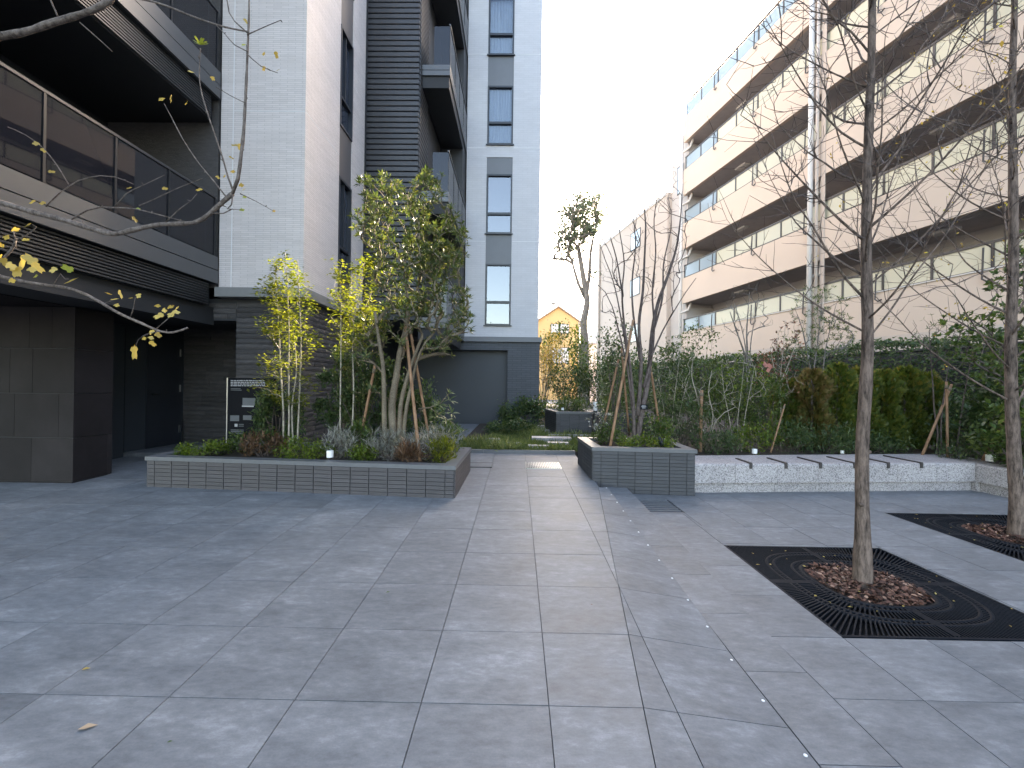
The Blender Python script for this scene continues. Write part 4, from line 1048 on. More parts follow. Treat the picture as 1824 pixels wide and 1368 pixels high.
limb([(205,368),(225,345),(255,330),(293,312)], 2.42, 2.4, .0045, .002, None); limb([(82,368),(105,345),(140,322),(178,313),(205,315),(238,328)], 2.5, 2.45, .005, .0025, None)
limb([(295,396),(320,372),(340,358),(351,345)], 2.38, 2.34, .004, .002, None); limb([(248,366),(275,355),(310,338),(360,318)], 2.42, 2.35, .004, .002, None)
limb([(122,328),(100,292),(75,262),(45,240),(14,226)], 2.5, 2.55, .004, .002, None)
limb([(105,34),(98,18),(90,0),(86,-20)], 2.35, 2.32, .006, .004, None); limb([(142,40),(165,60),(183,76),(199,91)], 2.35, 2.4, .004, .003, None)
limb([(-40,478),(0,492),(45,502),(90,509),(120,513),(150,523),(178,538),(212,558),(250,575),(285,590),(310,592),(334,584)], 2.75, 2.45, .020, .007, 1.8)
limb([(-30,490),(0,466),(18,448),(26,436),(28,425)], 2.65, 2.6, .013, .008, 1.9)
limb([(28,428),(45,420),(58,412),(65,404),(58,400)], 2.6, 2.58, .005, .002, None); limb([(27,430),(18,424),(8,421)], 2.6, 2.6, .004, .002, None); limb([(27,428),(24,412)], 2.6, 2.6, .005, .003, None)
limb([(232,566),(238,548),(241,530)], 2.55, 2.52, .003, .002, None); limb([(184,541),(205,533)], 2.6, 2.58, .003, .002, None); limb([(278,586),(292,574),(306,562)], 2.5, 2.48, .004, .002, None)
limb([(290,590),(272,592),(255,598),(246,606),(241,618)], 2.5, 2.46, .003, .0015, None); limb([(95,508),(108,488),(116,497)], 2.7, 2.65, .003, .002, None)
lr = np.random.default_rng(5); bud = MB()
for kk, ids in list(sk.chains):                      # short spurs and buds give the limbs their knobbly outline
    for i in ids[3::5]:
        if sk.fix.get(i, 1) < .03:
            p = sk.P[i]; d = lr.normal(size=3); d[2] += .4; d /= np.linalg.norm(d); bud.tube([p, p+d*sk.fix[i]*1.6, p+d*(sk.fix[i]*1.6+lr.uniform(.004,.016))], [sk.fix[i]*.45, .003, .0012], 4, cap=False)
bud.build('buds', MT['bark_limb'], ft, True)
sk.build(ft, .002, MT['bark_limb'], MT['bark_limb'], .5, None, 8)
L = Leaves()
lv = [(8,467,.05),(20,474,.055),(42,466,.085),(30,484,.07),(53,462,.07),(58,480,.06),(22,500,.04),(68,476,.065),(64,492,.035,1),(95,481,.04),(120,478,.05,1),(128,500,.075),(50,401,.05),(28,409,.045),(12,423,.045),(46,427,.035),(3,437,.035),(1,458,.04),
 (193,523,.035),(215,524,.05),(205,533,.04),(208,544,.035),(233,531,.03),(247,527,.035),(281,545,.035),(293,553,.035),(304,547,.04),(315,549,.035),(283,563,.05),(305,561,.055),(314,556,.04),(271,591,.04),(282,597,.04),(269,602,.035),(257,603,.03),(272,612,.038),(240,628,.075),
 (340,128,.04),(379,140,.03),(288,177,.045),(305,176,.045),(332,184,.035),(430,252,.04),(428,262,.045),(418,259,.035),(412,281,.025),(388,316,.025),(400,314,.025),(415,306,.035),(430,330,.035),(434,338,.03),(436,351,.025,1),(431,374,.03,1),(438,38,.03),(470,96,.03),(492,98,.035),(495,125,.03),(470,122,.025),(434,80,.025,1),(64,256,.035),(77,268,.025),(92,306,.03),(58,360,.035),(76,362,.03),(230,335,.04),(246,372,.025,1),(240,391,.035),(294,336,.03),(355,338,.035),(488,376,.02)]
for e in lv:
    p = at_y(e[0], e[1], 2.5+lr.uniform(-.06,.06)); s_ = e[2]*1.15; hang = e[2] > .07 and e[1] > 620
    d = np.array([lr.uniform(-.3,1.0), lr.uniform(-.4,.4), lr.uniform(-.7,.25)]) if not hang else np.array([.05,0,-1.0])
    L.add(np.array(p)-d/np.linalg.norm(d)*s_*.5, d, np.array([lr.normal()*.4, -1.0, lr.uniform(.1,1.2)]), s_, 1.0 if len(e) > 3 else lr.uniform(.25,.85))
for k in range(7):
    p = at_y(357, 80, 2.4); a = k*.9; L.add(p, (math.cos(a), math.sin(a)*.6, .5), (0,-.5,1), .045, 1.0)
L.build('leaves', MT['l_autumn'], T_LOBED, ft)

# --- evergreen with strap leaves in the long planter
et = thing('strap_leaf_tree', (-1.72,5.95,.49), 'multi-stemmed evergreen tree with narrow whorled leaves in the long planter', 'tree')
sk = Skeleton(31); rng = np.random.default_rng(31)
for pts, r0, r1 in (([(702,830),(700,770),(698,720),(706,670),(712,630),(722,590),(728,545)], .062, .03), ([(690,830),(685,760),(684,700),(682,650),(674,600),(668,555)], .042, .02),
                    ([(714,828),(712,770),(714,720),(722,685),(736,640),(752,600)], .04, .02), ([(716,826),(722,740),(732,690),(742,645),(758,610),(775,590)], .032, .015)):
    sk.trunk(path_px(pts, 5.95, 5.9+rng.uniform(-.2,.2)), r0, r1)
def tips_px(rng, n, blobs, y, dy):
    out = []
    w = np.array([b[2]*b[3]*(b[4] if len(b) > 4 else 1) for b in blobs]); w = w/w.sum()
    for _ in range(n):
        b = blobs[rng.choice(len(blobs), p=w)]; a = rng.uniform(0,6.283); r = math.sqrt(rng.uniform(0,1))
        out.append(at_y(b[0]+b[2]*r*math.cos(a), b[1]+b[3]*r*math.sin(a), y+rng.uniform(-dy,dy)))
    return out
blobs = [(672,335,36,32),(700,360,50,40),(665,400,40,40),(765,320,28,20),(760,350,30,40),(735,390,28,26),(720,450,60,45),(800,400,30,35),(812,440,24,40),(780,470,40,40),(800,530,38,40),(745,520,45,45),(690,500,40,50,.7),(815,585,25,22,1.3),(790,600,30,20),(670,580,35,30,.6),(760,440,40,50),(720,560,50,40,.8),(640,690,28,14,.5),(690,620,40,24,.5),(770,625,40,16,.6),(820,560,20,30),(640,620,26,26,.6)]
T = tips_px(rng, 820, blobs, 5.9, .5); T.sort(key=lambda p: p.z); L = Leaves(); tips = []
for t in T: tips.append(sk.reach(t, 1.15, 2.5, .02, .10, .35))
tips.append(sk.trunk(path_px([(745,728),(765,726),(785,718),(800,700)], 5.75, 5.6), .009, .005)); tips.append(sk.trunk(path_px([(765,726),(785,740),(805,752),(815,762)], 5.72, 5.6), .006, .003))
for ids in tips:
    p = sk.P[ids[-1]]; d = p - sk.P[ids[-2]]; d = d/(np.linalg.norm(d)+1e-9) + np.array([0,0,.6]); whorl(L, rng, p, d, int(rng.integers(8,14)), .088, 1.0, .15)
    if rng.uniform() < .5: q = sk.P[ids[-2]]; whorl(L, rng, q, d, int(rng.integers(3,6)), .09, 1.2, .2)
for q in ((782,720),(800,712),(776,742),(805,735),(795,748)):
    whorl(L, rng, np.array(at_y(q[0],q[1],5.62)), (0.2,-.2,.5), 8, .13, 1.2, .35)
sk.build(et, .0034, MT['bark_tan'], MT['bark_tan'], .40, .026, 10)
L.build('crown', MT['l_lance'], T_LANCE, et)

# --- slender yellow green trees in the long planter
def slender(loc_y, stems, blobs, n, label, seed, size=.063, per=8, mat='l_yellowgreen', dy=.28):
    rng = np.random.default_rng(seed); sk = Skeleton(seed)
    b = path_px([stems[0][0]], loc_y)[0]; o = thing('slender_tree', (b.x,b.y,.49), label, 'tree', 'slender yellow green trees')
    for s_ in stems: sk.trunk(path_px(s_, loc_y+rng.uniform(-.08,.08), loc_y+rng.uniform(-.15,.15)), .014, .005)
    L = Leaves(); tips = []
    T = tips_px(rng, n, blobs, loc_y, dy); rng.shuffle(T)
    for t in T: tips.append(sk.reach(t, 1.2, 1.2, .012, .08, .2))
    for ids in tips:
        for p in (sk.P[ids[-1]], sk.P[ids[-1]]+rng.normal(size=3)*.05):
            tier = rng.uniform(0,1)
            for k in range(per):
                d = np.array([rng.normal(), rng.normal(), rng.uniform(-.35,.25)])
                L.add(p+rng.normal(size=3)*.03, d, np.array([rng.normal()*.35, rng.normal()*.35, 1]), size*rng.uniform(.6,1.15), np.clip(tier*.5+rng.uniform(0,.5),0,1))
    sk.build(o, .0018, MT['bark_pale'], MT['bark_pale'], .4, .008, 7)
    L.build('crown', MT[mat], T_OVAL, o)
slender(6.0, [[(503,815),(505,740),(500,660),(497,590),(494,540),(490,465)],[(513,815),(515,740),(514,650),(515,600),(512,520),(508,450)],[(528,815),(532,740),(535,660),(536,600),(533,530),(530,462)],[(524,815),(520,730),(528,660),(524,600)]],
        [(508,490,26,34),(530,500,22,25),(490,520,28,26),(520,545,38,28),(545,548,28,14),(495,590,30,20),(525,610,40,20),(560,605,22,12),(505,640,45,18),(480,655,30,14,.6),(510,575,40,25),(470,690,28,16,.5),(520,690,50,30,.5)], 230, 'thin stemmed tree with lit yellow green leaves beside the black sign board', 41)
slender(6.2, [[(606,805),(606,740),(607,640),(607,540),(606,480)],[(625,805),(630,700),(628,620),(632,560),(648,470)]],
        [(607,488,14,25),(650,480,25,28),(640,520,35,25),(620,560,34,30),(650,560,36,26),(630,600,40,22),(612,530,20,20)], 150, 'slender tree with lit yellow green leaves left of the strap leaved evergreen', 42)

# --- bare multi stem tree in the right planter
mt = thing('vase_tree', (1.85,6.65,.59), 'bare vase shaped tree with many upright stems in the right planter', 'tree')
sk = Skeleton(51); rng = np.random.default_rng(51)
for pts, r0, r1 in (([(1133,800),(1142,740),(1152,690),(1158,640),(1162,590),(1172,540),(1190,490),(1205,440),(1212,390),(1215,340)], .05, .006),
                    ([(1136,740),(1140,690),(1142,640),(1138,580),(1145,520),(1148,460),(1150,400),(1146,345),(1155,300)], .034, .005),
                    ([(1130,800),(1128,720),(1122,650),(1112,580),(1108,520),(1112,470),(1105,420),(1098,380)], .03, .005),
                    ([(1128,740),(1118,660),(1100,580),(1090,545),(1078,520),(1062,505)], .02, .005),
                    ([(1146,690),(1160,640),(1165,580),(1162,520),(1168,450),(1165,390),(1175,330)], .022, .005),
                    ([(1158,640),(1180,590),(1200,555),(1222,520),(1240,495)], .016, .004),
                    ([(1120,650),(1105,560),(1092,500),(1075,455),(1068,430)], .016, .004),
                    ([(1140,640),(1128,560),(1126,500),(1132,440),(1128,385),(1120,345)], .02, .004),
                    ([(1164,590),(1180,530),(1182,470),(1196,400),(1190,350)], .018, .004), ([(1108,520),(1098,460),(1085,410),(1080,330)], .013, .003)):
    sk.trunk(path_px(pts, 6.65, 6.65+rng.uniform(-.5,.5)), r0, r1)
T = tips_px(rng, 460, [(1140,420,70,130),(1180,450,50,110),(1100,430,45,100),(1210,450,35,80,.7),(1150,325,60,45,1.4),(1200,330,30,50,1.3),(1100,345,28,55,1.3),(1090,520,30,40)], 6.65, .7); T.sort(key=lambda p: p.z)
for t in T: sk.reach(t, 2.0, 3.0, .03, .12, .4)
sk.build(mt, .0021, MT['bark_dark'], MT['bark_dark'], .38, .011, 8)
# tag plate hung on it
tg = thing('name_plate', tuple(at_y(1147,725,6.55)), 'tiny black plant name plate on the bare tree in the right planter', 'plate')
p = at_y(1147,725,6.53); m = MB(); m.box(p.x-.056,p.x+.056,p.y-.004,p.y,p.z-.038,p.z+.038); m.build('plate', MT['sign'], tg)
for dz, w in ((.018,.035),(.004,.042),(-.014,.03)): bx(p.x-w,p.x+w*.8,p.y-.0055,p.y-.0042,p.z+dz-.003,p.z+dz+.003).build('text_line', MT['print'], tg)

# --- support poles
def pole(a, b, y0, y1, r, label):
    A, B = at_y(a[0],a[1],y0), at_y(b[0],b[1],y1); o = thing('support_pole', A, label, 'pole', 'wooden tree support poles')
    m = MB(); n = 6; m.tube([A.lerp(B, k/n) for k in range(n+1)], [r*(1.06-.12*k/n) for k in range(n+1)], 9); m.build('pole', MT['wood'], o, True)
    C = A.lerp(B, .93); d = (B-A).normalized(); m = MB(); m.tube([C-d*.03, C+d*.03], r*1.25, 9); m.build('rope_tie', MT['bark_tan'], o, True)
pole((748,822),(722,580),5.55,5.85,.021,'reddish wooden pole in front of the strap leaved evergreen')
pole((768,800),(728,575),6.2,5.9,.019,'wooden pole leaning from the right into the strap leaved evergreen')
pole((640,792),(668,650),6.15,5.95,.019,'short wooden pole leaning into the strap leaved evergreen from the left')
pole((1086,800),(1128,570),6.3,6.6,.020,'long pole leaning against the bare tree in the right planter, front left')
pole((1072,772),(1102,640),7.1,6.8,.018,'pole behind on the left of the bare tree in the right planter')
pole((1176,768),(1158,650),7.1,6.75,.018,'pole leaning in from the right of the bare tree in the right planter')
pole((1121,775),(1107,620),7.15,6.8,.017,'thin pole behind the stems of the bare tree in the right planter')
pole((1247,812),(1250,695),7.7,7.8,.028,'upright brown stake of the pale twiggy sapling behind the right planter')
pole((1642,812),(1695,685),7.35,7.5,.020,'slanting pole left of the crossed pair behind the bench corner')
pole((1688,818),(1686,680),7.2,7.3,.018,'upright pole of the crossed pair behind the bench corner')
pole((1748,828),(1790,740),6.9,7.1,.028,'thick slanting pole behind the right edge tree')
pole((1373,806),(1398,720),7.45,7.6,.013,'thin slanting cane behind the middle of the bench')

# ------------------------------------------------------------------ shrubs of the long planter
zs = .485
shr = [
 ('cushion_plant', (-4.2,5.75), .38,.2,.13,'low bright green cushion at the left end of the long planter','l_bright',T_OVAL,.045,700),
 ('cushion_plant', (-3.75,6.2), .4,.3,.2,'mid green cushion in front of the black sign board','l_mid',T_OVAL,.05,700),
 ('dry_fern', (-3.45,5.85), .28,.16,.22,'rusty dry fern between green cushions at the left of the long planter','l_brown',T_LANCE,.09,420),
 ('cushion_plant', (-2.85,5.72), .42,.2,.17,'bright green cushion below the slender stems','l_bright',T_OVAL,.045,850),
 ('silver_shrub', (-2.38,5.75), .22,.2,.26,'silvery mauve shrub left of the small white lamp','l_grey',T_NARROW,.10,700),
 ('cushion_plant', (-1.98,5.6), .18,.14,.14,'small green cushion right of the white lamp in the long planter','l_bright',T_OVAL,.045,420),
 ('silver_shrub', (-1.68,5.72), .24,.2,.26,'silvery grey shrub beneath the strap leaved evergreen','l_grey',T_NARROW,.10,750),
 ('dry_fern', (-1.42,5.5), .17,.12,.17,'rust brown dry fern at the front rim of the long planter','l_brown',T_NARROW,.13,420),
 ('silver_shrub', (-1.12,5.75), .25,.22,.3,'silvery shrub at the right end of the long planter','l_grey',T_NARROW,.10,800),
 ('cushion_plant', (-.95,5.55), .16,.16,.2,'yellow green tuft at the right front corner of the long planter','l_yellowgreen',T_LANCE,.09,420),
 ('leafy_shrub', (-1.05,6.25), .26,.22,.32,'pale green leafy shrub at the back right of the long planter','l_mid',T_LANCE,.09,420),
 ('leafy_shrub', (-3.62,6.5), .42,.2,.98,'dark leafy shrub covering part of the sign board','l_dark',T_LANCE,.11,1700),
 ('leafy_shrub', (-2.75,6.7), .38,.22,1.55,'tall dark shrub between the two slender trees','l_dark',T_OVAL,.06,4200),
 ('leafy_shrub', (-2.1,6.55), .5,.3,1.4,'dark broad shrub behind the evergreen stems','l_dark',T_OVAL,.062,5200),
 ('leafy_shrub', (-1.5,6.5), .42,.28,1.0,'dark shrub right behind the evergreen trunks','l_dark',T_OVAL,.062,3200),
 ('leafy_shrub', (-2.15,5.95), .2,.16,.36,'small green rosette shrub behind the white lamp','l_mid',T_LANCE,.11,300),
 ('leafy_shrub', (-2.35,6.45), .36,.3,2.1,'tall grey green shrub with sparse crown left of the evergreen stems','l_lance',T_OVAL,.05,2600),
]
for i, (nm, xy, rx, ry, h, lab, mk, tm, sz, n) in enumerate(shr):
    if h < .5: rx, ry, h, n = rx*1.08, ry*1.15, h*1.3, int(n*1.5)
    shrub(nm, (xy[0], xy[1], zs), rx, ry, h, lab, MT[mk], tm, sz, n, 'planting of the long planter', 100+i, clumps=22 if h < .5 else 34, cs=.2, up=.9 if (tm is T_NARROW or tm is T_LANCE) and h < .5 else .4, cat='plant')
zs = .59
for i, (nm, xy, rx, ry, h, lab, mk, tm, sz, n) in enumerate([
 ('leafy_shrub', (1.42,6.75), .22,.2,.3,'pale green shrub round the pole feet at the left of the right planter','l_mid',T_OVAL,.05,700),
 ('cushion_plant', (1.75,6.4), .32,.18,.16,'green cushion at the front rim of the right planter','l_bright',T_OVAL,.045,800),
 ('leafy_shrub', (2.1,6.75), .3,.26,.42,'dense green shrub at the right end of the right planter','l_mid',T_OVAL,.05,1500),
 ('cushion_plant', (2.15,6.35), .16,.14,.16,'small bright tuft beside the black spot lamp','l_bright',T_OVAL,.045,420),
 ('leafy_shrub', (1.35,7.0), .2,.15,.62,'thin twiggy shrub with pale leaves at the left of the bare stems','l_grey',T_OVAL,.055,160),
 ('leafy_shrub', (1.7,7.0), .3,.2,.5,'brownish twiggy shrub between the bare stems','l_lance',T_LANCE,.07,420)]):
    shrub(nm, (xy[0], xy[1], zs), rx, ry, h, lab, MT[mk], tm, sz, n, 'planting of the right planter', 140+i, clumps=22, cs=.2, cat='plant')
shrub('leafy_shrub', (1.4,11.3,.81), .4,.35,.3,'grassy green tuft filling the small planter box', MT['l_mid'], T_NARROW, .2, 700, None, 150, cat='plant')
shrub('leafy_shrub', (2.6,11.5,.79), .5,.4,.35,'grassy green tuft in the half hidden planter box', MT['l_mid'], T_NARROW, .2, 600, None, 151, cat='plant')

# ------------------------------------------------------------------ ground cover beyond the kerb
rng = np.random.default_rng(77)
n = 26000; P = np.stack([rng.uniform(-1.15,2.4,n), 8.25+5.2*rng.uniform(0,1,n)**1.25, np.full(n,.25)], 1)
keep = np.ones(n, bool)
for a, b, c, d in stones: keep &= ~((P[:,0] > a+.02)&(P[:,0] < b-.02)&(P[:,1] > c+.02)&(P[:,1] < d-.02))
for q in (P3, P4): keep &= ~((P[:,0] > q[3][0]-.03)&(P[:,0] < q[1][0]+.03)&(P[:,1] > q[0][1]-.03)&(P[:,1] < q[2][1]))
keep &= ~((P[:,0] < -.95+.12*(P[:,1]-8))&(P[:,1] > 9.4))
keep &= ~((P[:,0] > 1.0)&(P[:,1] < 7.4))
P = P[keep]; n = len(P); cl = np.sin(P[:,0]*5.3)*np.cos(P[:,1]*4.1)+np.sin(P[:,0]*2.1+P[:,1]*1.7)
L = Leaves(); D = rng.normal(size=(n,3))*.75+np.array([0,0,1]); D[:,2] = np.abs(D[:,2])
L.arrays(P, D, rand_unit(rng,n), (.115+.05*cl)*rng.uniform(.6,1.3,n)+.02, np.clip(rng.uniform(0,1,n)*.7+.15*cl+.1,0,1))
tag(L.build('ground_cover', MT['l_grass'], T_BLADE, origin=(0.4,9.5,.25)), 'tufted grassy ground cover around the stepping stones', 'ground cover', kind='stuff')
shrub('leafy_shrub', (-.15,11.2,.25), .75,.4,.30,'low dark spreading shrub at the foot of the tower niche', MT['l_dark'], T_OVAL, .08, 1800, None, 160)
shrub('leafy_shrub', (.1,12.7,.25), .65,.45,.85,'rounded dark shrub against the tower corner', MT['l_dark'], T_OVAL, .09, 2600, None, 161)
shrub('leafy_shrub', (.95,14.0,.25), .5,.5,.8,'yellow lit low shrub just past the tower corner', MT['l_yellowgreen'], T_OVAL, .09, 900, None, 162)
shrub('bamboo_clump', (1.0,17.0,.25), .7,.8,3.4,'dry sunlit bamboo like clump beside the tower edge', MT['l_autumn'], T_LANCE, .18, 1500, None, 163, z0=.35, stem=MT['bark_pale'], stem_r=.02)
shrub('tall_shrub', (2.3,22,.25), 1.3,1.0,4.6,'loose tall shrub standing before the ochre house', MT['l_mid'], T_OVAL, .16, 1500, None, 164, z0=.2, clumps=46, cs=.16, stem_r=.015)
shrub('tall_shrub', (3.7,26,.25), .7,1.0,5.2,'yellow leaved shrub right of the ochre house', MT['l_yellowgreen'], T_OVAL, .18, 1300, None, 165, z0=.2, clumps=46, cs=.16, stem_r=.015)
for i, (x, y, rx, h, lab) in enumerate([(1.9,15.2,.75,2.3,'dark evergreen shrub behind the small planter box, left of the bollard lamp'),(2.9,15.0,.8,2.5,'dark evergreen shrub behind the bollard lamp'),(3.3,13.0,.8,2.4,'dark evergreen shrub right behind the leaning poles')]):
    shrub('evergreen_shrub', (x,y,.25), rx,.7,h,lab, MT['l_dark'], T_OVAL, .09, 3600, 'evergreens at the end of the garden', 170+i, clumps=44)
# tall far tree with a tuft of foliage on top
ftree = thing('tall_tree', tuple(at_y(1040,720,26).xy)+(0,), 'tall far tree with bare trunk and a one sided evergreen tuft on top', 'tree')
sk = Skeleton(61); rng = np.random.default_rng(61)
a = at_y(1042,690,26)
sk.trunk([Vector((a.x,26,-.1)), a]+path_px([(1041,620),(1040,570),(1046,540),(1040,500),(1030,440)],26)[0:], .34, .12, .5)
sk.trunk(path_px([(1044,530),(1050,490),(1052,450),(1060,410),(1066,380)],26), .13, .05, .5); sk.trunk(path_px([(1042,530),(1030,505),(1020,470),(1012,445)],26), .12, .05, .5)
T = tips_px(rng, 230, [(1040,372,34,22),(1052,352,22,12),(1022,408,34,20),(1008,436,26,16),(1000,458,20,10),(1046,412,20,18),(1032,345,12,6),(1056,484,9,10,.6),(1064,385,12,12),(1018,380,26,12),(1040,440,16,10,.6)], 26, 1.2); T.sort(key=lambda p: p.z); L = Leaves()
for t in T:
    ids = sk.reach(t, 6, 1.0, .05, .5, .25); p = sk.P[ids[-1]]
    for k in range(9): L.add(p+rng.normal(size=3)*np.array([.26,.26,.12]), rng.normal(size=3)+np.array([0,0,.1]), rng.normal(size=3)*.5+np.array([0,0,1]), rng.uniform(.18,.30), rng.uniform(0,1))
sk.build(ftree, .03, MT['bark_grey'], MT['bark_grey'], .35, .09, 10); L.build('crown', MT['l_pine'], T_SPRAY, ftree)

# ------------------------------------------------------------------ planting behind the bench
z0 = .36
hedge_y = lambda x: 8.6
# clipped tall hedge along the dark backing wall
rng = np.random.default_rng(88); n = 60000
t = rng.uniform(-6, 24, n); u = rng.uniform(-.55, .25, n); zz = rng.uniform(.4, 2.62, n); front = rng.uniform(0,1,n) < .55
u[front] = -.55 + rng.normal(size=front.sum())*.05; topm = (~front)&(rng.uniform(0,1,n) < .4); zz[topm] = 2.6+rng.normal(size=topm.sum())*.05
Pp = np.array(P0)[None,:] + np.array(U)[None,:]*t[:,None] + np.array(W)[None,:]*(u[:,None]-1.55); Pp[:,2] = zz + .06*np.sin(t*2.3)
hg = thing('clipped_hedge', (8,14,.3), 'tall dark clipped hedge along the foot of the pink block', 'hedge')
L = Leaves(); L.arrays(Pp, rand_unit(rng,n)-np.array(W)[None,:]*.6+np.array([0,0,.2]), rand_unit(rng,n)*.5+np.array([-.5,-.3,.8]), rng.uniform(.06,.115,n), rng.uniform(0,.9,n))
L.build('foliage', MT['l_dark'], T_OVAL, hg)
m = MB()
for k in range(44): p = P0+U*(-6+.7*k)-W*1.7; m.tube([p+Vector((0,0,.2)), p+Vector((.05,.03,1.2)), p+Vector((-.03,0,2.4))], [.03,.022,.01], 5)
m.build('stems', MT['bark_dark'], hg, True)
def conifer(x, y, r, h, lab, mat, seed, n=2600):
    rng = np.random.default_rng(seed); o = thing('conifer', (x,y,z0), lab, 'conifer', 'column conifers behind the bench')
    zq = rng.uniform(.02,1,n); a = rng.uniform(0,6.283,n); prof = np.minimum(1, (1-zq)*3.2+.18)*(.8+.2*np.sin(zq*9)); rr = r*prof*np.sqrt(rng.uniform(.25,1,n))*(1+.12*np.sin(3*a+zq*12))
    P = np.stack([x+rr*np.cos(a), y+rr*np.sin(a), z0+zq*h],1); D = np.stack([np.cos(a)*.7,np.sin(a)*.7,np.full(n,.9)],1)+rng.normal(size=(n,3))*.3
    L = Leaves(); L.arrays(P, D, np.stack([-np.sin(a),np.cos(a),np.zeros(n)],1)+rng.normal(size=(n,3))*.5, rng.uniform(.07,.14,n), np.clip(rng.uniform(0,.8,n)+.25*zq,0,1)); L.build('foliage', mat, T_SPRAY, o)
    m = MB(); m.tube([(x,y,z0-.05),(x,y,z0+h*.9)], [.03,.008], 6); m.build('trunk', MT['bark_dark'], o, True)
for i, (px, w, pyt, yy, mk, lab) in enumerate([(1447,.36,662,8.3,'l_conifer_brown','browned conifer, leftmost of the row behind the bench'),(1492,.36,652,8.35,'l_conifer','green conifer second in the row, next to the browned one'),(1535,.36,660,8.4,'l_conifer','green conifer directly behind the near bare trunk'),(1572,.36,664,8.4,'l_conifer','golden tipped conifer right of the near bare trunk'),(1612,.38,658,8.45,'l_conifer','golden tipped conifer, second right of the near bare trunk'),(1650,.36,668,8.5,'l_conifer','darker conifer at the right end of the row'),(1405,.4,680,8.6,'l_conifer','dull green conifer left of the browned one')]):
    p = at_y(px, pyt, yy); conifer(p.x, yy, w, p.z-z0, lab, MT[mk], 200+i)
def S(px, yy, rx, pyt, lab, mk, tm, sz, n, nm='leafy_shrub', **k):
    p = at_y(px, pyt, yy); kw = dict(clumps=34, cs=.2); kw.update(k)
    return shrub(nm, (p.x, yy, z0), rx, rx*.8, p.z-z0, lab, MT[mk], tm, sz, n, 'planting behind the bench', hash((px, pyt)) % 1000, **kw)
S(1100,8.6,.55,575,'grey green tall shrub left of the bare vase tree stems','l_dark',T_OVAL,.07,2200,z0=.12)
S(1185,8.8,.65,600,'grey green tall shrub right behind the bare vase tree','l_dark',T_OVAL,.07,2600,z0=.12)
S(1240,8.9,.5,578,'upright dark leafy shrub left of the pink block corner','l_mid',T_OVAL,.065,1900,z0=.2)
S(1215,7.9,.45,700,'dense mid green shrub right behind the tall planter','l_dark',T_LANCE,.09,1900)
S(1275,7.6,.45,770,'low dark shrub at the left back of the bench','l_dark',T_LANCE,.08,1300)
S(1300,8.3,.5,650,'mid green bush behind the white lamp by the bench','l_mid',T_OVAL,.06,2600)
S(1360,8.2,.45,660,'mid green bush behind the middle of the bench','l_mid',T_OVAL,.06,2300)
S(1345,7.7,.4,760,'small lighter green shrub behind the bench lamp','l_bright',T_OVAL,.06,900)
S(1410,7.8,.5,755,'low dark shrub behind the bench dividers','l_dark',T_LANCE,.08,1500)
S(1480,7.8,.55,765,'low dark shrub left of the near bare trunk','l_dark',T_LANCE,.08,1500)
S(1570,7.9,.5,775,'low dark shrub right of the near bare trunk','l_dark',T_LANCE,.08,1300)
S(1385,8.9,.4,605,'reddish leaved shrub in front of the hedge','l_red',T_OVAL,.06,520,z0=.45)
S(1720,7.6,.5,700,'dark green shrub behind the crossed poles','l_dark',T_OVAL,.08,1500)
S(1700,7.1,.3,790,'low dark tuft behind the bench corner','l_dark',T_LANCE,.08,500)
S(1790,6.6,.45,760,'low leafy shrub behind the bench wing','l_mid',T_OVAL,.09,900)
S(1800,7.2,.55,640,'dark leafy bush behind the right edge tree','l_dark',T_OVAL,.10,1500)
S(1820,6.2,.4,700,'mid green bush cut by the right picture edge','l_mid',T_OVAL,.10,900)
# small upright trees with leaves
def leafy_tree(px, yy, stems, blobs, n, label, seed, mk='l_mid', size=.075, per=6, bark='bark_grey', r=.02, tm=T_LANCE, spread=.35, wh=True):
    rng = np.random.default_rng(seed); sk = Skeleton(seed); p = at_y(px, 800, yy); o = thing('small_tree', (p.x, yy, z0), label, 'tree', 'small trees behind the bench')
    for s_ in stems: sk.trunk(path_px(s_, yy+rng.uniform(-.08,.08), yy+rng.uniform(-.2,.2)), r, r*.3)
    T = tips_px(rng, n, blobs, yy, spread); T.sort(key=lambda q: q.z); L = Leaves()
    for t in T:
        ids = sk.reach(t, 1.2, 2.5, .02, .1, .35); q = sk.P[ids[-1]]
        if per:
            d = q - sk.P[ids[-2]] + np.array([0,0,.03])
            whorl(L, rng, q, d, int(rng.integers(max(1,per-2), per+3)), size, 1.1, .1)
    sk.build(o, .0026, MT[bark], MT[bark], .42, r*.7, 7)
    if per: L.build('crown', MT[mk], tm, o)
leafy_tree(1455, 8.9, [[(1440,830),(1442,740),(1447,680),(1455,620),(1462,560),(1465,520)],[(1462,830),(1465,720),(1468,640),(1480,580),(1490,540)],[(1450,700),(1440,640),(1430,590),(1420,560)]],
           [(1400,610,25,25),(1440,560,35,40),(1480,550,35,40),(1470,600,50,40),(1500,590,25,40),(1430,620,30,25),(1455,520,25,15)], 260, 'small evergreen tree with starry leaf tufts behind the bench', 71)
leafy_tree(1335, 8.8, [[(1330,820),(1332,740),(1330,660),(1328,620),(1320,580),(1308,540)],[(1334,820),(1338,700),(1336,630),(1342,580),(1352,530)],[(1333,650),(1330,600),(1332,560),(1335,520)],[(1330,640),(1312,590),(1300,555)]],
           [(1330,540,40,30),(1310,570,25,30),(1355,565,25,30),(1335,510,30,15)], 110, 'leafless vase shaped little tree before the pink parapet', 72, per=0)
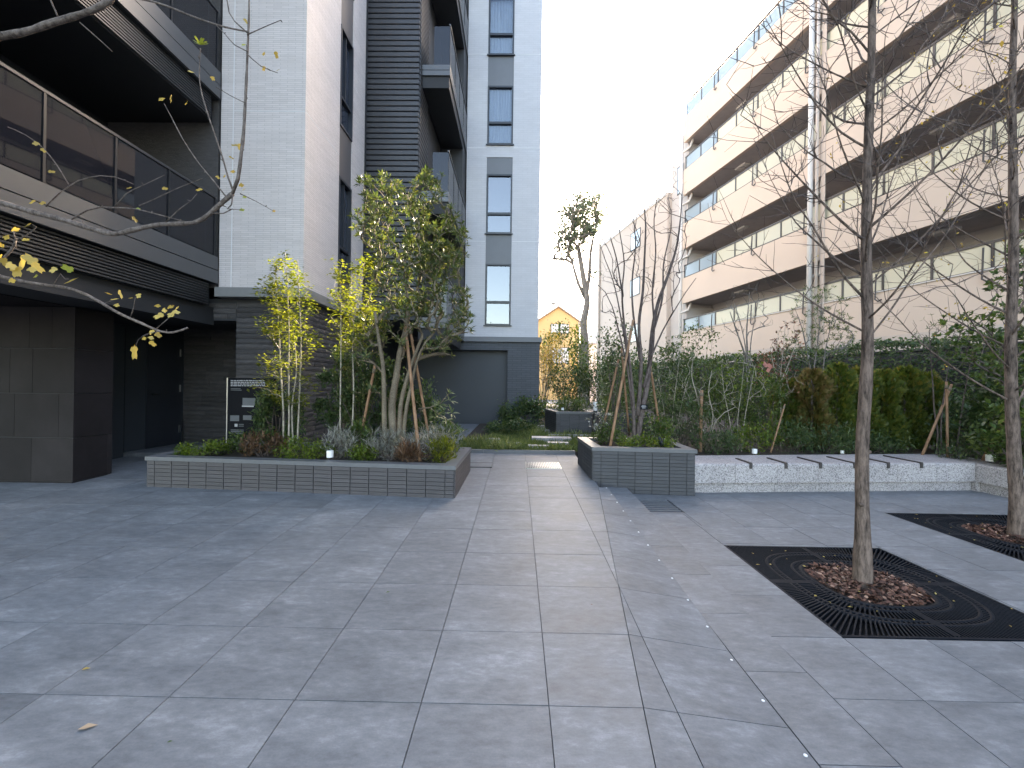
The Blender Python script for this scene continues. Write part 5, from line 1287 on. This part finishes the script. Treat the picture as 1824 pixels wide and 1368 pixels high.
leafy_tree(1265, 7.9, [[(1262,805),(1268,775),(1275,750),(1290,735),(1310,725)],[(1258,805),(1255,770),(1240,750),(1222,735)],[(1263,780),(1270,740),(1262,700),(1268,660)],[(1249,740),(1240,700),(1232,670),(1235,630)]],
           [(1265,700,35,40),(1230,700,30,30),(1295,720,30,22),(1225,740,20,20),(1285,760,20,15)], 60, 'pale leafless sapling with spreading twigs behind the right planter', 73, per=0, bark='bark_pale', r=.014)
leafy_tree(1680, 7.4, [[(1668,815),(1670,770),(1664,730),(1662,690),(1658,640),(1655,590)],[(1678,815),(1676,760),(1682,700),(1690,650)],[(1702,815),(1712,740),(1720,690),(1728,650)]],
           [(1660,600,30,40),(1700,620,30,30),(1730,640,20,30)], 50, 'thin dark stemmed tree among the poles behind the bench corner', 74, mk='l_dark', per=4, bark='bark_dark', r=.016)
leafy_tree(1790, 6.6, [[(1800,815),(1802,740),(1806,660),(1800,600),(1795,540)],[(1815,815),(1822,720),(1830,640),(1826,560),(1822,480)],[(1802,700),(1770,660),(1740,640)],[(1806,640),(1760,590),(1715,560)]],
           [(1770,590,60,35),(1800,520,40,50),(1740,620,45,25),(1800,650,30,50),(1715,575,40,20),(1690,590,30,12,.6),(1815,450,25,50),(1770,660,40,30)], 300, 'broad leaved evergreen tree at the right edge behind the bench wing', 75, mk='l_mid', size=.075, per=7, bark='bark_dark', tm=T_OVAL, spread=.5)

leafy_tree(1390, 8.3, [[(1390,815),(1391,740),(1390,680),(1395,620),(1400,570)],[(1392,700),(1380,660),(1372,620)],[(1391,680),(1408,640),(1418,610)]],
           [(1385,640,30,30),(1405,600,30,30),(1375,690,25,30),(1410,680,25,25)], 70, 'thin sapling with a few reddish leaves and a straight pale stem behind the bench', 76, mk='l_red', size=.06, per=2, bark='bark_pale', r=.011, tm=T_OVAL)
leafy_tree(1310, 7.9, [[(1316,815),(1314,750),(1320,700),(1326,640)],[(1320,815),(1326,750),(1335,700),(1345,650)],[(1308,815),(1300,750),(1290,700),(1285,650)]],
           [(1320,660,40,40),(1290,680,20,30),(1350,680,20,30)], 80, 'leafy multi stem shrub with pale stems above the left bench lamp', 77, mk='l_bright', size=.06, per=4, bark='bark_pale', r=.009, tm=T_OVAL)
leafy_tree(1200, 8.0, [[(1196,815),(1198,740),(1205,680),(1212,620)],[(1190,815),(1184,740),(1176,690),(1170,640)],[(1200,800),(1212,730),(1222,690)]],
           [(1200,650,40,40),(1225,690,20,30),(1175,680,20,30)], 90, 'twiggy grey green shrub directly behind the right planter', 78, mk='l_dark', size=.06, per=4, bark='bark_pale', r=.009, tm=T_OVAL)
rb = thing('ribbon', tuple(at_y(1366,652,8.0)), 'pink ribbon knotted to a twig before the dark hedge', 'ribbon')
m = MB(); q = [at_y(x, y, 8.0) for x, y in ((1360,646),(1364,651),(1369,650),(1374,655),(1371,661),(1366,658))]
for i in range(5):
    w_ = Vector((.01,-.012,.03)); m.add([q[i]-w_, q[i+1]-w_, q[i+1]+w_, q[i]+w_], [(0,1,2,3)])
m.build('band', MT['ribbon'], rb); m = MB(); m.tube([q[1]-Vector((0,0,.03)), q[1]+Vector((0,0,.03))], .02, 6); m.build('knot', MT['ribbon'], rb)

# ------------------------------------------------------------------ lamps, sign, small things
def garden_lamp(p, label, r=.033, h=.075, sunk=.0):
    o = thing('garden_lamp', (p[0],p[1],p[2]), label, 'lamp', 'small white garden lamps'); x, y, z = p
    m = MB(); m.tube([(x,y,z-.12),(x,y,z+.035)], .014, 8); m.build('stake', MT['blackmetal'], o)
    m = MB(); m.tube([(x,y,z+.035),(x,y,z+.04),(x,y,z+.035+h-.006),(x,y,z+.035+h)], [r*.96,r,r,r*.95], 18); m.build('lamp_body', MT['lampwhite'], o, False)
    m = MB(); m.tube([(x,y,z+.026),(x,y,z+.0345)], r*.7, 14); m.build('collar', MT['blackmetal'], o)
p = at_y(588,808,5.45); garden_lamp((p.x,p.y,.52), 'small white lamp among the shrubs of the long planter', .042, .085)
p = at_y(1344,806,7.25); garden_lamp((p.x,p.y,.38), 'small white lamp behind the bench near its left end', .042, .075)
p = at_y(1764,826,6.7); garden_lamp((p.x,p.y,.40), 'small white lamp behind the bench corner at the right', .055, .10)
p = at_y(1500,801,7.55); garden_lamp((p.x,p.y,.36), 'small white lamp half hidden behind the bench middle', .03, .05)
p = at_y(1002,742,11.1); garden_lamp((p.x,p.y,.84), 'small white lamp in the far planter box', .035, .06)
p = at_y(1060,744,10.62); b_ = thing('bollard_lamp', (p.x,p.y,.25), 'slim bollard lamp with white head and black post in the garden', 'lamp')
m = MB(); m.tube([(p.x,p.y,.2),(p.x,p.y,.90)], .05, 16); m.build('post', MT['bollard'], b_); m = MB(); m.tube([(p.x,p.y,.902),(p.x,p.y,1.10)], .049, 16); m.build('lamp_head', MT['lampwhite'], b_); m = MB(); m.tube([(p.x,p.y,1.102),(p.x,p.y,1.115)], .05, 16); m.build('cap', MT['lampwhite'], b_)
p = at_y(1178,785,6.35); sl = thing('spot_lamp', (p.x,p.y,.6), 'small black spot lamp at the front rim of the right planter', 'lamp')
m = MB(); m.tube([(p.x,p.y,.55),(p.x,p.y,.66)], .012, 8); m.build('stake', MT['blackmetal'], sl); m = MB(); m.tube([(p.x+.015,p.y-.03,.64),(p.x-.015,p.y+.06,.74)], [.036,.036], 14); m.build('lamp_body', MT['blackmetal'], sl)
# black information board
p0, p1 = at_y(405,673,7.02), at_y(488,795,7.02)
sg = thing('sign_board', ((p0.x+p1.x)/2,7.02,.5), 'black information board with white text and grey plans behind the planter shrubs', 'sign')
bx(p0.x+.012,p1.x,7.02,7.05,.45,p0.z).build('board', MT['sign'], sg); bx(p0.x-.004,p0.x+.0115,7.012,7.055,.45,p0.z+.004).build('edge_strip', MT['steel'], sg)
def rect_px(xa, ya, xb, yb, mat, nm):
    a, b = at_y(xa,yb,7.0185), at_y(xb,ya,7.0185); bx(a.x,b.x,7.0168,7.0195,a.z,b.z).build(nm, mat, sg)
tr = random.Random(9)
for k, y in enumerate((678,681,684,687)):
    x = 411
    while x < 470: w = tr.uniform(2.5,7); rect_px(x,y-.75,min(x+w,472),y+.75,MT['print'],'text_line'); x += w+1.1
for y in (692.3,694.8): rect_px(411,y-.5,tr.uniform(428,432),y+.5,MT['print_g'],'text_line')
rect_px(432,709,455,722,MT['print_g'],'plan'); rect_px(431,722.6,452,724.6,MT['print'],'plan'); rect_px(410,740,426,750,MT['print_g'],'plan'); rect_px(433,740,448,748,MT['print_g'],'plan'); rect_px(418,755,423,760,MT['print'],'symbol')
for y in (756,759,766,769,772): rect_px(425 if y < 762 else 411,y-.6,434,y+.6,MT['print_g'],'text_line')
# fallen leaves
fl = [((138,1302),.065,'l_tan','tan fallen leaf lying on the paving at the lower left',.9),((145,1195),.035,'l_autumn','small pale fallen leaf on the left paving joint',.6),((687,1057),.03,'l_mid','tiny green fallen leaf on the middle of the path',.6),((297,1325),.02,'l_dark','tiny dark leaf fragment at the lower left',.4),((1052,1079),.02,'l_brown','tiny dark leaf fragment left of the fold in the path',.3)]
for (px, py), s_, mk, lab, rv in fl:
    d = ray(px, py); t = (1.467)/(-(d.z-.022*d.y)); q = Vector((d.x*t, d.y*t, 0)); q.z = zr(q.x,q.y)+.006
    L = Leaves(); L.add(q, (1,.45,.05), (0,0,1), s_, rv); o = L.build('fallen_leaf', MT[mk], T_OVAL, origin=q); tag(o, lab, 'leaf', 'leaves lying on the paving')
gl = random.Random(14)
for G, lab, n in ((G1, 'pale scrap of leaf lying on the near iron grate', 26), (G2, 'pale scrap of leaf lying on the right edge iron grate', 22)):
    for k in range(n):
        x, y = gl.uniform(G[0]+.03,G[1]-.03), gl.uniform(G[2]+.03,G[3]-.03); q = Vector((x,y,.004))
        L = Leaves(); L.add(q, (gl.uniform(-1,1),gl.uniform(-1,1),.1), (gl.uniform(-.3,.3),gl.uniform(-.3,.3),1), gl.uniform(.014,.034), gl.uniform(.5,.9)); o = L.build('fallen_leaf', MT['l_autumn'], T_OVAL, origin=q); tag(o, lab, 'leaf', 'leaf scraps on '+('the near grate' if G is G1 else 'the right grate'))
